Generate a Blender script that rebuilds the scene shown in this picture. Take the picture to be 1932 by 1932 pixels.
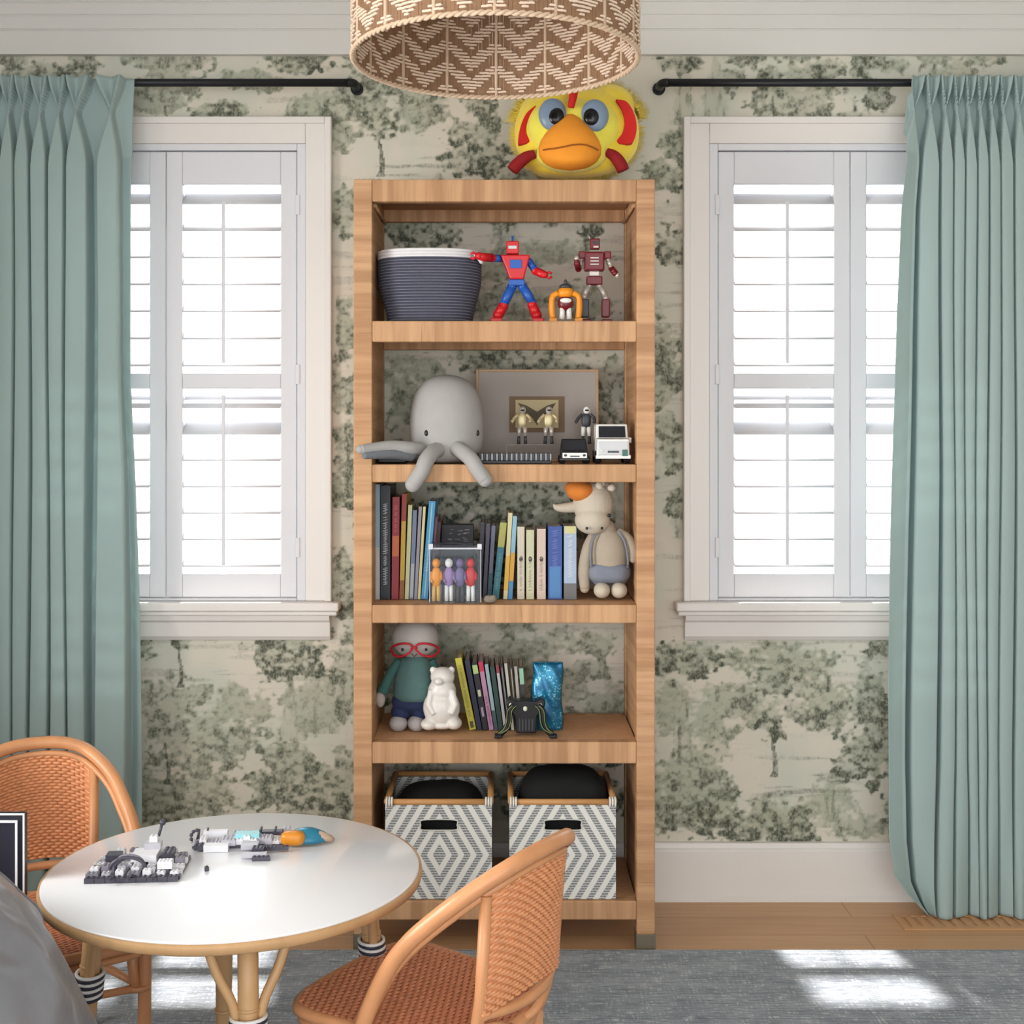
import bpy, math, random
import numpy as np
from mathutils import Vector, Matrix, Euler

for o in list(bpy.data.objects):
    bpy.data.objects.remove(o)
SC = bpy.context.scene
COL = SC.collection
PI = math.pi
R = math.radians
random.seed(7)

# ------------------------------------------------------------------ camera, light, exposure
CAM_Z, F = 1.40, 2380.0          # eye height; focal length in pixels of the 1932 frame
cam_d = bpy.data.cameras.new('camera')
cam = bpy.data.objects.new('camera', cam_d); COL.objects.link(cam)
cam.location = (0, 0, CAM_Z); cam.rotation_euler = (PI/2, 0, 0)
cam_d.sensor_width = 36; cam_d.lens = 36*F/1932
cam_d.shift_x = (966-948)/1932; cam_d.shift_y = -(966-815)/1932
cam_d.clip_start = 0.05
SC.camera = cam

world = bpy.data.worlds.new('world'); SC.world = world; world.use_nodes = True
bg = world.node_tree.nodes['Background']
bg.inputs[0].default_value = (0.93, 0.97, 1.0, 1); bg.inputs[1].default_value = 3.4

sun_d = bpy.data.lights.new('sun', 'SUN'); sun = bpy.data.objects.new('sun', sun_d); COL.objects.link(sun)
sun_d.energy = 38; sun_d.angle = R(2.2); sun_d.color = (1, .95, .88)
SUN_EL, SUN_AZ = 70.0, 7.0       # the sun stands beyond the window wall
sd = Vector((math.cos(R(SUN_EL))*math.sin(R(SUN_AZ)), -math.cos(R(SUN_EL))*math.cos(R(SUN_AZ)), -math.sin(R(SUN_EL))))
sun.rotation_euler = sd.to_track_quat('-Z', 'Y').to_euler(); sun.location = (1, 6, 6)

al_d = bpy.data.lights.new('left_fill_light', 'AREA'); al = bpy.data.objects.new('left_fill_light', al_d); COL.objects.link(al)  # added fill light to brighten the table side; the left wall has no window
al_d.shape = 'RECTANGLE'; al_d.size = 1.3; al_d.size_y = 1.3; al_d.energy = 48; al_d.color = (1, .97, .93)
al_d.spread = R(130); al.location = (-2.2, 1.6, 1.15); al.rotation_euler = (0, R(-90), 0)

SC.view_settings.view_transform = 'Standard'
SC.view_settings.look = 'None'
SC.view_settings.gamma = 1
SC.view_settings.use_curve_mapping = False
SC.view_settings.exposure = 0.22

def P(px, py, D):                # a point seen at (px,py) of the photograph, D metres from the eye
    return Vector(((px-948)*D/F, D, CAM_Z+(815-py)*D/F))
def PX(px, D): return (px-948)*D/F
def PZ(py, D): return CAM_Z+(815-py)*D/F

# ------------------------------------------------------------------ helpers: materials
def lin(c):
    out = []
    for v in c[:3]:
        v = v/255.0
        out.append(v/12.92 if v <= 0.04045 else ((v+0.055)/1.055)**2.4)
    return (out[0], out[1], out[2], 1.0)

MATS = {}
class NT:
    def __init__(s, name):
        s.m = bpy.data.materials.new(name); s.m.use_nodes = True
        s.t = s.m.node_tree; s.n = s.t.nodes; s.l = s.t.links
        s.b = s.n['Principled BSDF']; s.out = s.n['Material Output']
    def node(s, typ, **kw):
        nd = s.n.new(typ)
        for k, v in kw.items():
            if k.startswith('i_'): nd.inputs[int(k[2:])].default_value = v
            else: setattr(nd, k, v)
        return nd
    def math(s, op, a, b=None, c=None, clamp=False):
        nd = s.n.new('ShaderNodeMath'); nd.operation = op; nd.use_clamp = clamp
        for i, v in enumerate((a, b, c)):
            if v is None: continue
            if isinstance(v, (int, float)): nd.inputs[i].default_value = v
            else: s.l.new(v, nd.inputs[i])
        return nd.outputs[0]
    def mix(s, fac, a, b, blend='MIX'):
        nd = s.n.new('ShaderNodeMix'); nd.data_type = 'RGBA'; nd.blend_type = blend
        for idx, v in ((0, fac), (6, a), (7, b)):
            if isinstance(v, (int, float)): nd.inputs[idx].default_value = v
            elif isinstance(v, tuple): nd.inputs[idx].default_value = v
            else: s.l.new(v, nd.inputs[idx])
        return nd.outputs[2]
    def coord(s, kind='Object'):
        return s.n.new('ShaderNodeTexCoord').outputs[kind]
    def mapping(s, vec, scale=(1,1,1), loc=(0,0,0), rot=(0,0,0)):
        nd = s.n.new('ShaderNodeMapping'); nd.inputs['Scale'].default_value = scale
        nd.inputs['Location'].default_value = loc; nd.inputs['Rotation'].default_value = rot
        s.l.new(vec, nd.inputs[0]); return nd.outputs[0]
    def noise(s, vec, scale=5, detail=3, rough=.5):
        nd = s.n.new('ShaderNodeTexNoise'); nd.inputs['Scale'].default_value = scale
        nd.inputs['Detail'].default_value = detail; nd.inputs['Roughness'].default_value = rough
        s.l.new(vec, nd.inputs['Vector']); return nd.outputs[0]
    def ramp(s, fac, a, b):
        nd = s.n.new('ShaderNodeMapRange'); nd.interpolation_type = 'SMOOTHSTEP'
        nd.inputs[1].default_value = a; nd.inputs[2].default_value = b
        s.l.new(fac, nd.inputs[0]); return nd.outputs[0]
    def sep(s, vec):
        nd = s.n.new('ShaderNodeSeparateXYZ'); s.l.new(vec, nd.inputs[0]); return nd.outputs
    def bump(s, h, strength=.3, dist=.002):
        nd = s.n.new('ShaderNodeBump'); nd.inputs['Strength'].default_value = strength
        nd.inputs['Distance'].default_value = dist; s.l.new(h, nd.inputs['Height'])
        s.l.new(nd.outputs[0], s.b.inputs['Normal'])
    def base(s, c): 
        if isinstance(c, tuple): s.b.inputs['Base Color'].default_value = c
        else: s.l.new(c, s.b.inputs['Base Color'])
    def set(s, rough=None, metal=None, spec=None, sheen=None, coat=None):
        if rough is not None: s.b.inputs['Roughness'].default_value = rough
        if metal is not None: s.b.inputs['Metallic'].default_value = metal
        if spec is not None: s.b.inputs['Specular IOR Level'].default_value = spec
        if sheen is not None: s.b.inputs['Sheen Weight'].default_value = sheen
        if coat is not None: s.b.inputs['Coat Weight'].default_value = coat

def M(name, col, rough=.6, var=.06, vscale=30, bump=0.0, bscale=200, bdist=.001, metal=0, spec=.4, sheen=0, aniso=(1,1,1)):
    """plain material with a soft procedural colour variation and an optional fine grain"""
    if name in MATS: return MATS[name]
    t = NT(name); c = lin(col)
    co = t.mapping(t.coord(), aniso)
    n = t.noise(co, vscale, 3)
    k0, k1 = 1-var*1.6, 1+var*1.6
    a = tuple(min(1, v*k0) for v in c[:3])+(1,); b = tuple(min(1, v*k1) for v in c[:3])+(1,)
    t.base(t.mix(n, a, b)); t.set(rough, metal, spec, sheen)
    if bump > 0: t.bump(t.noise(co, bscale, 2), bump, bdist)
    MATS[name] = t.m; return t.m

def raffia(name, axis):          # wrapped raffia: fine strands and patches running across the member
    t = NT(name)
    sc = {'z': (2, 2, 34), 'x': (34, 2, 2), 'y': (2, 34, 2)}[axis]
    fs = {'z': (4, 4, 260), 'x': (260, 4, 4), 'y': (4, 260, 4)}[axis]
    n = t.noise(t.mapping(t.coord(), sc), 1, 3, .6)
    f = t.noise(t.mapping(t.coord(), fs), 1, 2, .7)
    big = t.noise(t.coord(), 2.0, 2)
    c = t.mix(t.ramp(n, .32, .68), lin((168,127,91)), lin((200,157,118)))
    c = t.mix(t.math('MULTIPLY', t.ramp(big, .45, .7), .35), c, lin((174,128,90)))
    c = t.mix(t.math('MULTIPLY', t.ramp(f, .28, .12), .0), c, lin((120,80,50)))
    dk = t.ramp(t.noise(t.mapping(t.coord(), tuple(v*1.3 for v in sc), (3.1,1,7)), 1, 4, .75), .36, .27)
    c = t.mix(t.math('MULTIPLY', dk, .5), c, lin((120,78,48)))
    t.base(c); t.set(.55, 0, .3); t.bump(f, .35, .002)
    return t.m

def weave(name, c1, c2, dark, su, sv, rough=.5, bs=.7, mort=.06):
    """woven cane over UV: staggered short strands with dark gaps"""
    t = NT(name)
    br = t.node('ShaderNodeTexBrick'); br.offset = .5
    t.l.new(t.mapping(t.coord('UV'), (su, sv, 1)), br.inputs['Vector'])
    br.inputs['Color1'].default_value = lin(c1); br.inputs['Color2'].default_value = lin(c2); br.inputs['Mortar'].default_value = lin(dark)
    br.inputs['Scale'].default_value = 1; br.inputs['Mortar Size'].default_value = mort; br.inputs['Mortar Smooth'].default_value = .6
    br.inputs['Brick Width'].default_value = .9; br.inputs['Row Height'].default_value = .5
    n = t.noise(t.coord(), 14, 3)
    c = t.mix(t.math('MULTIPLY', n, .35), br.outputs[0], lin(dark))
    t.base(c); t.set(rough, 0, .4); t.bump(br.outputs[1], -bs, .003)
    return t.m

# ------------------------------------------------------------------ helpers: meshes
WO = {}                          # world origin of every built object
class MB:
    def __init__(s): s.v = []; s.f = []; s.sm = []; s.mi = []; s.uv = []; s.cur = 0
    def _add(s, vs, fs, smooth, uvs=None, xf=None):
        o = len(s.v)
        for p in vs:
            p = Vector(p)
            if xf is not None: p = xf @ p
            s.v.append(p)
        for i, f in enumerate(fs):
            s.f.append(tuple(o+k for k in f)); s.sm.append(smooth); s.mi.append(s.cur)
            s.uv.append(uvs[i] if uvs else None)
        return s
    def box(s, x0, x1, y0, y1, z0, z1, xf=None):
        vs = [(x0,y0,z0),(x1,y0,z0),(x1,y1,z0),(x0,y1,z0),(x0,y0,z1),(x1,y0,z1),(x1,y1,z1),(x0,y1,z1)]
        fs = [(0,3,2,1),(4,5,6,7),(0,1,5,4),(1,2,6,5),(2,3,7,6),(3,0,4,7)]
        return s._add(vs, fs, False, None, xf)
    def cbox(s, c, size, xf=None):
        return s.box(c[0]-size[0]/2, c[0]+size[0]/2, c[1]-size[1]/2, c[1]+size[1]/2, c[2]-size[2]/2, c[2]+size[2]/2, xf)
    def ell(s, c, r, rot=None, nu=24, nv=14, e=1.0):
        if isinstance(r, (int, float)): r = (r, r, r)
        m = Matrix.Translation(c) @ (rot.to_matrix().to_4x4() if rot is not None else Matrix())
        vs = []; fs = []
        def pw(a): return math.copysign(abs(a)**e, a)
        for j in range(1, nv):
            th = PI*j/nv
            for i in range(nu):
                ph = 2*PI*i/nu
                vs.append((r[0]*pw(math.sin(th))*pw(math.cos(ph)), r[1]*pw(math.sin(th))*pw(math.sin(ph)), r[2]*pw(math.cos(th))))
        top = len(vs); vs.append((0,0,r[2])); bot = len(vs); vs.append((0,0,-r[2]))
        for j in range(nv-2):
            for i in range(nu):
                a = j*nu+i; b = j*nu+(i+1) % nu
                fs.append((a, a+nu, b+nu, b))
        for i in range(nu):
            fs.append((top, i, (i+1) % nu)); k = (nv-2)*nu; fs.append((bot, k+(i+1) % nu, k+i))
        return s._add(vs, fs, True, None, m)
    def tube(s, pts, r, n=10, closed=False, cap=True, flat=1.0):
        pts = [Vector(p) for p in pts]; N = len(pts)
        rr = r if isinstance(r, (list, tuple)) else [r]*N
        tang = []
        for i in range(N):
            a = pts[(i-1) % N] if (closed or i > 0) else pts[i]
            b = pts[(i+1) % N] if (closed or i < N-1) else pts[i]
            tang.append((b-a).normalized())
        up = Vector((0,0,1)) if abs(tang[0].z) < .9 else Vector((1,0,0))
        u = (up - tang[0]*up.dot(tang[0])).normalized()
        vs = []; uvs = []
        for i in range(N):
            if i > 0: u = (u - tang[i]*u.dot(tang[i])).normalized()
            w = tang[i].cross(u)
            for k in range(n):
                a = 2*PI*k/n
                vs.append(pts[i] + u*(math.cos(a)*rr[i]) + w*(math.sin(a)*rr[i]*flat))
        fs = []
        for i in range(N if closed else N-1):
            for k in range(n):
                a = i*n+k; b = i*n+(k+1) % n; j = ((i+1) % N)*n
                fs.append((a, b, j+(k+1) % n, j+k))
        s._add(vs, fs, True)
        if cap and not closed:
            o = len(s.v)-len(vs)
            s.f.append(tuple(o+k for k in reversed(range(n)))); s.f.append(tuple(o+(N-1)*n+k for k in range(n)))
            s.sm += [False, False]; s.mi += [s.cur]*2; s.uv += [None]*2
        return s
    def lathe(s, prof, c=(0,0,0), n=32, sx=1, sy=1, e=1.0, xf=None):
        def pw(a): return math.copysign(abs(a)**e, a)
        vs = []; fs = []; uvs = []
        m = len(prof)
        for (r, z) in prof:
            for i in range(n):
                a = 2*PI*i/n
                vs.append((c[0]+r*sx*pw(math.cos(a)), c[1]+r*sy*pw(math.sin(a)), c[2]+z))
        for j in range(m-1):
            for i in range(n):
                i2 = (i+1) % n
                fs.append((j*n+i, j*n+i2, (j+1)*n+i2, (j+1)*n+i))
                uvs.append(((i/n, j/(m-1)), ((i+1)/n, j/(m-1)), ((i+1)/n, (j+1)/(m-1)), (i/n, (j+1)/(m-1))))
        return s._add(vs, fs, True, uvs, xf)
    def grid(s, fn, nu, nv, smooth=True, closed_u=False):
        vs = [fn(i/(nu), j/(nv)) for j in range(nv+1) for i in range(nu+1)]
        fs = []; uvs = []
        for j in range(nv):
            for i in range(nu):
                a = j*(nu+1)+i
                fs.append((a, a+1, a+nu+2, a+nu+1))
                uvs.append(((i/nu, j/nv), ((i+1)/nu, j/nv), ((i+1)/nu, (j+1)/nv), (i/nu, (j+1)/nv)))
        return s._add(vs, fs, smooth, uvs)
    def prism(s, poly, y0, y1, plane='xz', xf=None, smooth=False):
        n = len(poly)
        if plane == 'xz': vs = [(p[0], y0, p[1]) for p in poly]+[(p[0], y1, p[1]) for p in poly]
        elif plane == 'xy': vs = [(p[0], p[1], y0) for p in poly]+[(p[0], p[1], y1) for p in poly]
        else: vs = [(y0, p[0], p[1]) for p in poly]+[(y1, p[0], p[1]) for p in poly]
        fs = [tuple(range(n)), tuple(reversed(range(n, 2*n)))]+[(i, (i+1) % n, n+(i+1) % n, n+i) for i in range(n)]
        return s._add(vs, fs, smooth, None, xf)
    def build(s, name, mats, parent=None, origin=None, bevel=0, seg=2, remesh=0, smooth_mod=0, solid=0, sub=0, fix=True):
        if not isinstance(mats, (list, tuple)): mats = [mats]
        if origin is None: origin = WO.get(parent, Vector((0,0,0))) if parent is not None else Vector((0,0,0))
        origin = Vector(origin)
        me = bpy.data.meshes.new(name)
        me.from_pydata([tuple(p-origin) for p in s.v], [], s.f)
        for m in mats: me.materials.append(m)
        me.polygons.foreach_set('use_smooth', s.sm)
        me.polygons.foreach_set('material_index', s.mi)
        if any(u is not None for u in s.uv):
            uvl = me.uv_layers.new(name='UVMap'); arr = np.zeros(len(me.loops)*2, dtype=np.float32); k = 0
            for f, u in zip(s.f, s.uv):
                if u is not None:
                    for q, (a, b) in enumerate(u): arr[2*(k+q)] = a; arr[2*(k+q)+1] = b
                k += len(f)
            uvl.data.foreach_set('uv', arr)
        me.update()
        if fix:
            import bmesh
            bm = bmesh.new(); bm.from_mesh(me); bmesh.ops.recalc_face_normals(bm, faces=bm.faces); bm.to_mesh(me); bm.free()
        o = bpy.data.objects.new(name, me); COL.objects.link(o)
        if parent is not None:
            o.parent = parent; o.location = origin - WO.get(parent, Vector((0,0,0)))
        else: o.location = origin
        WO[o] = origin
        if remesh:
            r = o.modifiers.new('fuse', 'REMESH'); r.mode = 'VOXEL'; r.voxel_size = remesh; r.use_smooth_shade = True
            sm = o.modifiers.new('soft', 'SMOOTH'); sm.factor = .5; sm.iterations = max(2, smooth_mod)
        if solid:
            q = o.modifiers.new('thick', 'SOLIDIFY'); q.thickness = solid; q.offset = 0
        if bevel:
            b = o.modifiers.new('edges', 'BEVEL'); b.width = bevel; b.segments = seg; b.limit_method = 'ANGLE'; b.angle_limit = R(40)
        if sub:
            q = o.modifiers.new('sub', 'SUBSURF'); q.levels = sub; q.render_levels = sub
        return o

def tag(o, label=None, cat=None, group=None, kind=None):
    if label: o['label'] = label
    if cat: o['category'] = cat
    if group: o['group'] = group
    if kind: o['kind'] = kind
    return o
def thing(name, loc, label, cat, group=None, rz=0):
    o = bpy.data.objects.new(name, None); COL.objects.link(o); o.location = loc; o.rotation_euler = (0,0,rz)
    o.empty_display_size = .05
    WO[o] = Vector(loc); return tag(o, label, cat, group)
def struct(o): o['kind'] = 'structure'; return o
def copy_tree(o, parent=None):
    c = o.copy(); COL.objects.link(c); c.parent = parent
    for ch in [x for x in bpy.data.objects if x.parent == o]: copy_tree(ch, c)
    return c
def catmull(pts, n=8, closed=False):
    pts = [Vector(p) for p in pts]; out = []
    N = len(pts)
    rng = range(N) if closed else range(N-1)
    for i in rng:
        p0 = pts[(i-1) % N] if (closed or i > 0) else pts[i]*2-pts[i+1]
        p1 = pts[i]; p2 = pts[(i+1) % N]
        p3 = pts[(i+2) % N] if (closed or i < N-2) else pts[-1]*2-pts[-2]
        for k in range(n):
            t = k/n
            out.append(.5*((2*p1)+(p2-p0)*t+(2*p0-5*p1+4*p2-p3)*t*t+(3*p1-p0-3*p2+p3)*t*t*t))
    if not closed: out.append(pts[-1])
    return out
def lerp(a, b, t): return a+(b-a)*t
def smooth01(t): t = max(0, min(1, t)); return t*t*(3-2*t)

# ------------------------------------------------------------------ materials
white_trim = M('white_trim_paint', (222,217,213), .32, .01, 3, spec=.5)
crown_paint = M('crown_paint', (208,206,202), .35, .01, 3, spec=.5)
white_shut = M('white_shutter_paint', (214,214,219), .38, .01, 3)
ceil_paint = M('ceiling_paint', (218,216,210), .6, .01, 2)
raf_z, raf_x, raf_y = raffia('raffia_wrapped_upright', 'z'), raffia('raffia_wrapped_rail', 'x'), raffia('raffia_wrapped_side', 'y')
black_metal = M('black_metal', (17,20,25), .45, .02)
gold_cap = M('dull_brass', (122,112,94), .45, .03, metal=.5)
rattan = M('rattan_pole', (206,146,102), .34, .16, 16, .3, 60, aniso=(1,1,.4))
rattan_pale = M('pale_rattan_pole', (196,156,112), .4, .12, 24, .25, 60, aniso=(1,1,.4))
cane = M('woven_cane', (216,148,104), .36, .16, 60, .2, 200)
cane_seat = M('woven_cane_seat', (198,130,94), .4, .16, 60, .2, 200)

def m_floor():
    t = NT('oak_boards'); co = t.coord()
    br = t.node('ShaderNodeTexBrick'); br.offset = .37
    t.l.new(co, br.inputs['Vector'])
    br.inputs['Color1'].default_value = lin((202,160,120)); br.inputs['Color2'].default_value = lin((190,146,106)); br.inputs['Mortar'].default_value = lin((150,108,76))
    br.inputs['Scale'].default_value = 1; br.inputs['Mortar Size'].default_value = .0015; br.inputs['Brick Width'].default_value = 1.6; br.inputs['Row Height'].default_value = .13
    g = t.noise(t.mapping(co, (3, 60, 1)), 1, 4, .6)
    t.base(t.mix(t.math('MULTIPLY', t.ramp(g, .35, .7), .3), br.outputs[0], lin((168,124,86))))
    t.set(.38, 0, .4); t.bump(g, .08, .001); return t.m
def m_rug():
    t = NT('grey_flatweave'); co = t.coord()
    n1 = t.noise(t.mapping(co, (24, 120, 1)), 1, 2, .6)
    n2 = t.noise(t.mapping(co, (150, 24, 1)), 1, 2, .6)
    big = t.noise(t.mapping(co, (6, 14, 1)), 1, 3, .6)
    s = t.math('MULTIPLY', t.ramp(n1, .45, .68), t.ramp(n2, .42, .62))
    c = t.mix(t.ramp(big, .3, .7), lin((146,152,162)), lin((172,177,186)))
    c = t.mix(t.math('MULTIPLY', s, .75), c, lin((226,228,230)))
    c = t.mix(t.math('MULTIPLY', t.ramp(n1, .42, .3), .45), c, lin((98,104,116)))
    w = t.node('ShaderNodeTexWave'); w.wave_type = 'BANDS'; w.bands_direction = 'Y'; w.inputs['Scale'].default_value = 45; w.inputs['Distortion'].default_value = 1.5
    t.l.new(co, w.inputs['Vector'])
    t.base(c); t.set(.95, 0, .1); t.bump(t.math('ADD', w.outputs[1], n2), .8, .004); return t.m

# ------------------------------------------------------------------ room shell
WY = 3.785                        # inner face of the window wall
XL, XR, YB, CZ = -2.35, 2.35, -2.4, 2.80
struct(MB().box(XL-.1, XR+.1, YB, WY+.15, -.12, 0).build('floor', m_floor()))
struct(MB().box(XL-.1, XR+.1, YB, WY+.15, CZ, CZ+.12).build('ceiling', ceil_paint))
wall_plain = M('side_wall_paint', (205,203,190), .7, .02)
struct(MB().box(XL-.1, XL, YB, WY+.15, 0, CZ).build('wall_left', wall_plain))
struct(MB().box(XR, XR+.1, YB, WY+.15, 0, CZ).build('wall_right', wall_plain))

# openings of the two windows: x0,x1,z0,z1
WINS = [(-1.427, -.588, .895, 2.262), (.618, 1.465, .895, 2.262)]
def m_brickcore(): return M('wall_core', (200,195,185), .8, .02)
wb = MB()
xs = [XL, WINS[0][0], WINS[0][1], WINS[1][0], WINS[1][1], XR]
for i in range(5):
    if i in (1, 3):
        w = WINS[0] if i == 1 else WINS[1]
        wb.box(xs[i], xs[i+1], WY+.002, WY+.08, 0, w[2]); wb.box(xs[i], xs[i+1], WY+.002, WY+.08, w[3], CZ)
    else: wb.box(xs[i], xs[i+1], WY+.002, WY+.08, 0, CZ)
wall = struct(wb.build('wall_back', m_brickcore()))

# --- wallpaper design: engraved trees, shrubs and meadow, drawn once into a colour attribute of the wall sheet
def wallpaper():
    rng = np.random.default_rng(5)
    dx = .0042
    X = np.concatenate([np.arange(XL, XR, dx), [XR]]); Z = np.concatenate([np.arange(0, 2.60, dx), [2.60]])
    for wv in WINS:               # snap grid lines to the openings
        for q in (0, 1): X[np.argmin(abs(X-wv[q]))] = wv[q]
        for q in (2, 3): Z[np.argmin(abs(Z-wv[q]))] = wv[q]
    nx, nz = len(X), len(Z)
    def vnoise(sx, sz, seed, octv=3):
        out = 0; amp = 1; tot = 0
        for k in range(octv):
            r = np.random.default_rng(seed+k*17)
            gx, gz = (X-XL)/(sx/2**k), Z/(sz/2**k)
            ax, az = int(gx.max())+2, int(gz.max())+2
            g = r.random((az+1, ax+1))
            ix, iz = gx.astype(int), gz.astype(int); fx, fz = gx-ix, gz-iz
            fx = fx*fx*(3-2*fx); fz = fz*fz*(3-2*fz)
            a = g[np.ix_(iz, ix)]; b = g[np.ix_(iz, ix+1)]; c = g[np.ix_(iz+1, ix)]; d = g[np.ix_(iz+1, ix+1)]
            out = out+amp*((a*(1-fx)+b*fx)*(1-fz)[:,None]+(c*(1-fx)+d*fx)*fz[:,None]); tot += amp; amp *= .6
        return out/tot
    lump = vnoise(.055, .045, 11, 3); fine = vnoise(.016, .013, 23, 2); streak = vnoise(.16, .014, 31, 3); hatch = vnoise(.011, .05, 47, 2)
    dark = np.zeros((nz, nx)); green = np.zeros((nz, nx))
    XX, ZZ = np.meshgrid(X, Z)
    def wx(px): return (px-948)*WY/F
    def wz(py): return CAM_Z+(815-py)*WY/F
    def blob(px, py, rx, ry, d=.8, g=.5, edge=.55, tex=1.0):
        cx, cz = wx(px), wz(py); ax, az = rx*WY/F, ry*WY/F
        m = 1.6
        i0, i1 = np.searchsorted(X, [cx-ax*m, cx+ax*m]); j0, j1 = np.searchsorted(Z, [cz-az*m, cz+az*m])
        if i1 <= i0 or j1 <= j0: return
        sl = (slice(j0, j1), slice(i0, i1))
        q = np.sqrt(((XX[sl]-cx)/ax)**2+((ZZ[sl]-cz)/az)**2)
        f = 1.06-q+(lump[sl]-.5)*1.7*edge+(fine[sl]-.5)*.8
        mask = np.clip(f*4.5, 0, 1)
        # leaf clumps: darker undersides, open gaps
        body = np.clip(.40+1.9*(fine[sl]-.42)*tex+.9*(lump[sl]-.48)*tex-.22*(ZZ[sl]-cz)/az, .16, 1)
        dark[sl] = np.maximum(dark[sl], mask*body*d)
        green[sl] = np.maximum(green[sl], mask*g)
    def trunk(px, py0, py1, w=5, lean=0, d=.85):
        z0, z1 = wz(py1), wz(py0)
        j0, j1 = np.searchsorted(Z, [z0, z1])
        for j in range(j0, j1):
            t = (Z[j]-z0)/(z1-z0)
            c = wx(px+lean*t+3*math.sin(t*5)); hw = (w/2*(1.5-.7*t)+6*max(0, .15-t)*4)*WY/F
            i0, i1 = np.searchsorted(X, [c-hw, c+hw])
            dark[j, i0:i1] = np.maximum(dark[j, i0:i1], d*(.75+.35*fine[j, i0:i1]))
    def lines(px0, px1, py0, py1, d=.45):
        i0, i1 = np.searchsorted(X, [wx(px0), wx(px1)]); j0, j1 = np.searchsorted(Z, [wz(py1), wz(py0)])
        if i1-i0 < 3 or j1-j0 < 3: return
        sl = (slice(j0, j1), slice(i0, i1))
        fx = np.clip(np.minimum(np.linspace(0, 5, i1-i0), np.linspace(5, 0, i1-i0)), 0, 1)[None,:]
        fz = np.clip(np.minimum(np.linspace(0, 4, j1-j0), np.linspace(4, 0, j1-j0)), 0, 1)[:,None]
        dark[sl] = np.maximum(dark[sl], np.clip((streak[sl]-.50)*6, 0, 1)*d*fx*fz)
    def cypress(px, py, rx, ry, d=.42):
        d *= 1.45
        cx, cz = wx(px), wz(py); ax, az = rx*WY/F, ry*WY/F
        i0, i1 = np.searchsorted(X, [cx-ax*1.3, cx+ax*1.3]); j0, j1 = np.searchsorted(Z, [cz-az, cz+az])
        if i1 <= i0 or j1 <= j0: return
        sl = (slice(j0, j1), slice(i0, i1)); t = (ZZ[sl]-(cz-az))/(2*az)
        half = ax*np.clip(1.05-t, .03, 1)**.7
        mask = np.clip((1-abs(XX[sl]-cx)/half+(fine[sl]-.5)*.8)*3, 0, 1)
        dark[sl] = np.maximum(dark[sl], mask*np.clip((hatch[sl]-.35)*2.6, .12, 1)*d); green[sl] = np.maximum(green[sl], mask*.35)
    def tree(px, py, s=1.0, fl=1):   # px,py: foot of the trunk; crown spreads above
        trunk(px, py-75*s, py+8*s, 7*s)
        for (a, b, rx, ry, d) in ((-55,-150,42,30,.8),(0,-175,55,36,.85),(60,-160,48,30,.8),(100,-130,34,22,.75),(-75,-110,34,20,.75),(-5,-100,30,34,.95),(45,-115,38,20,.85),
                                  (75,-95,22,22,.8),(-30,-215,40,24,.7),(35,-225,44,24,.7)):
            blob(px+a*s*fl, py+b*s, rx*s, ry*s, d, .45, .9)
        lines(px-70*s, px+170*s, py-40*s, py+5*s, .5)
    def shrub(px, py, s=1.0):        # px,py: ground line in the middle
        for (a, b, rx, ry, d, g) in ((-60,-30,40,34,.85,.6),(-20,-70,45,38,.8,.65),(30,-40,40,34,.8,.7),(-50,-85,26,20,.8,.5),(55,-15,30,18,.9,.5),(5,-12,40,16,.95,.5)):
            blob(px+a*s, py+b*s, rx*s, ry*s, d, g, .8)
    def unit(ox, oy):                # one repeat of the design, origin = foot of its large tree
        tree(ox, oy); cypress(ox-170, oy-80, 30, 62); cypress(ox-110, oy-90, 34, 60, .34); shrub(ox-140, oy+110, 1.15)
        blob(ox+20, oy+92, 52, 28, .8, .75, .8); blob(ox+45, oy+112, 60, 18, 1, .5, .8); cypress(ox+110, oy+52, 48, 50, .36)
        blob(ox+150, oy-20, 42, 34, 1, .4, .6); blob(ox+180, oy-150, 34, 62, .85, .5, .8); blob(ox+195, oy-80, 30, 30, .85, .5, .8)
        lines(ox-70, ox+190, oy-20, oy+60, .55); blob(ox-160, oy-215, 70, 36, .95, .6, .5)
        lines(ox-240, ox-90, oy-150, oy-110, .4); cypress(ox+235, oy+75, 34, 60, .36)
        blob(ox+250, oy-240, 60, 30, .8, .5, .8); shrub(ox+290, oy+95, .9); lines(ox+200, ox+420, oy-60, oy+60, .5)
        trunk(ox+335, oy-60, oy+20, 5); blob(ox+335, oy-110, 60, 44, .7, .5, .9); blob(ox+300, oy-150, 44, 30, .7, .5, .9); blob(ox+385, oy-150, 40, 26, .7, .5, .9)
    for ox, oy in ((1460, 1460), (718, 1460-45), (-20, 1460), (718, 325), (1460, 325-70), (-20, 260), (1060, 880), (320, 860), (1800, 880), (1105, 500), (340, 1290)):
        if (ox, oy) in ((1105, 500), (340, 1290)): tree(ox, oy, .9, -1); continue
        unit(ox, oy)
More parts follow.
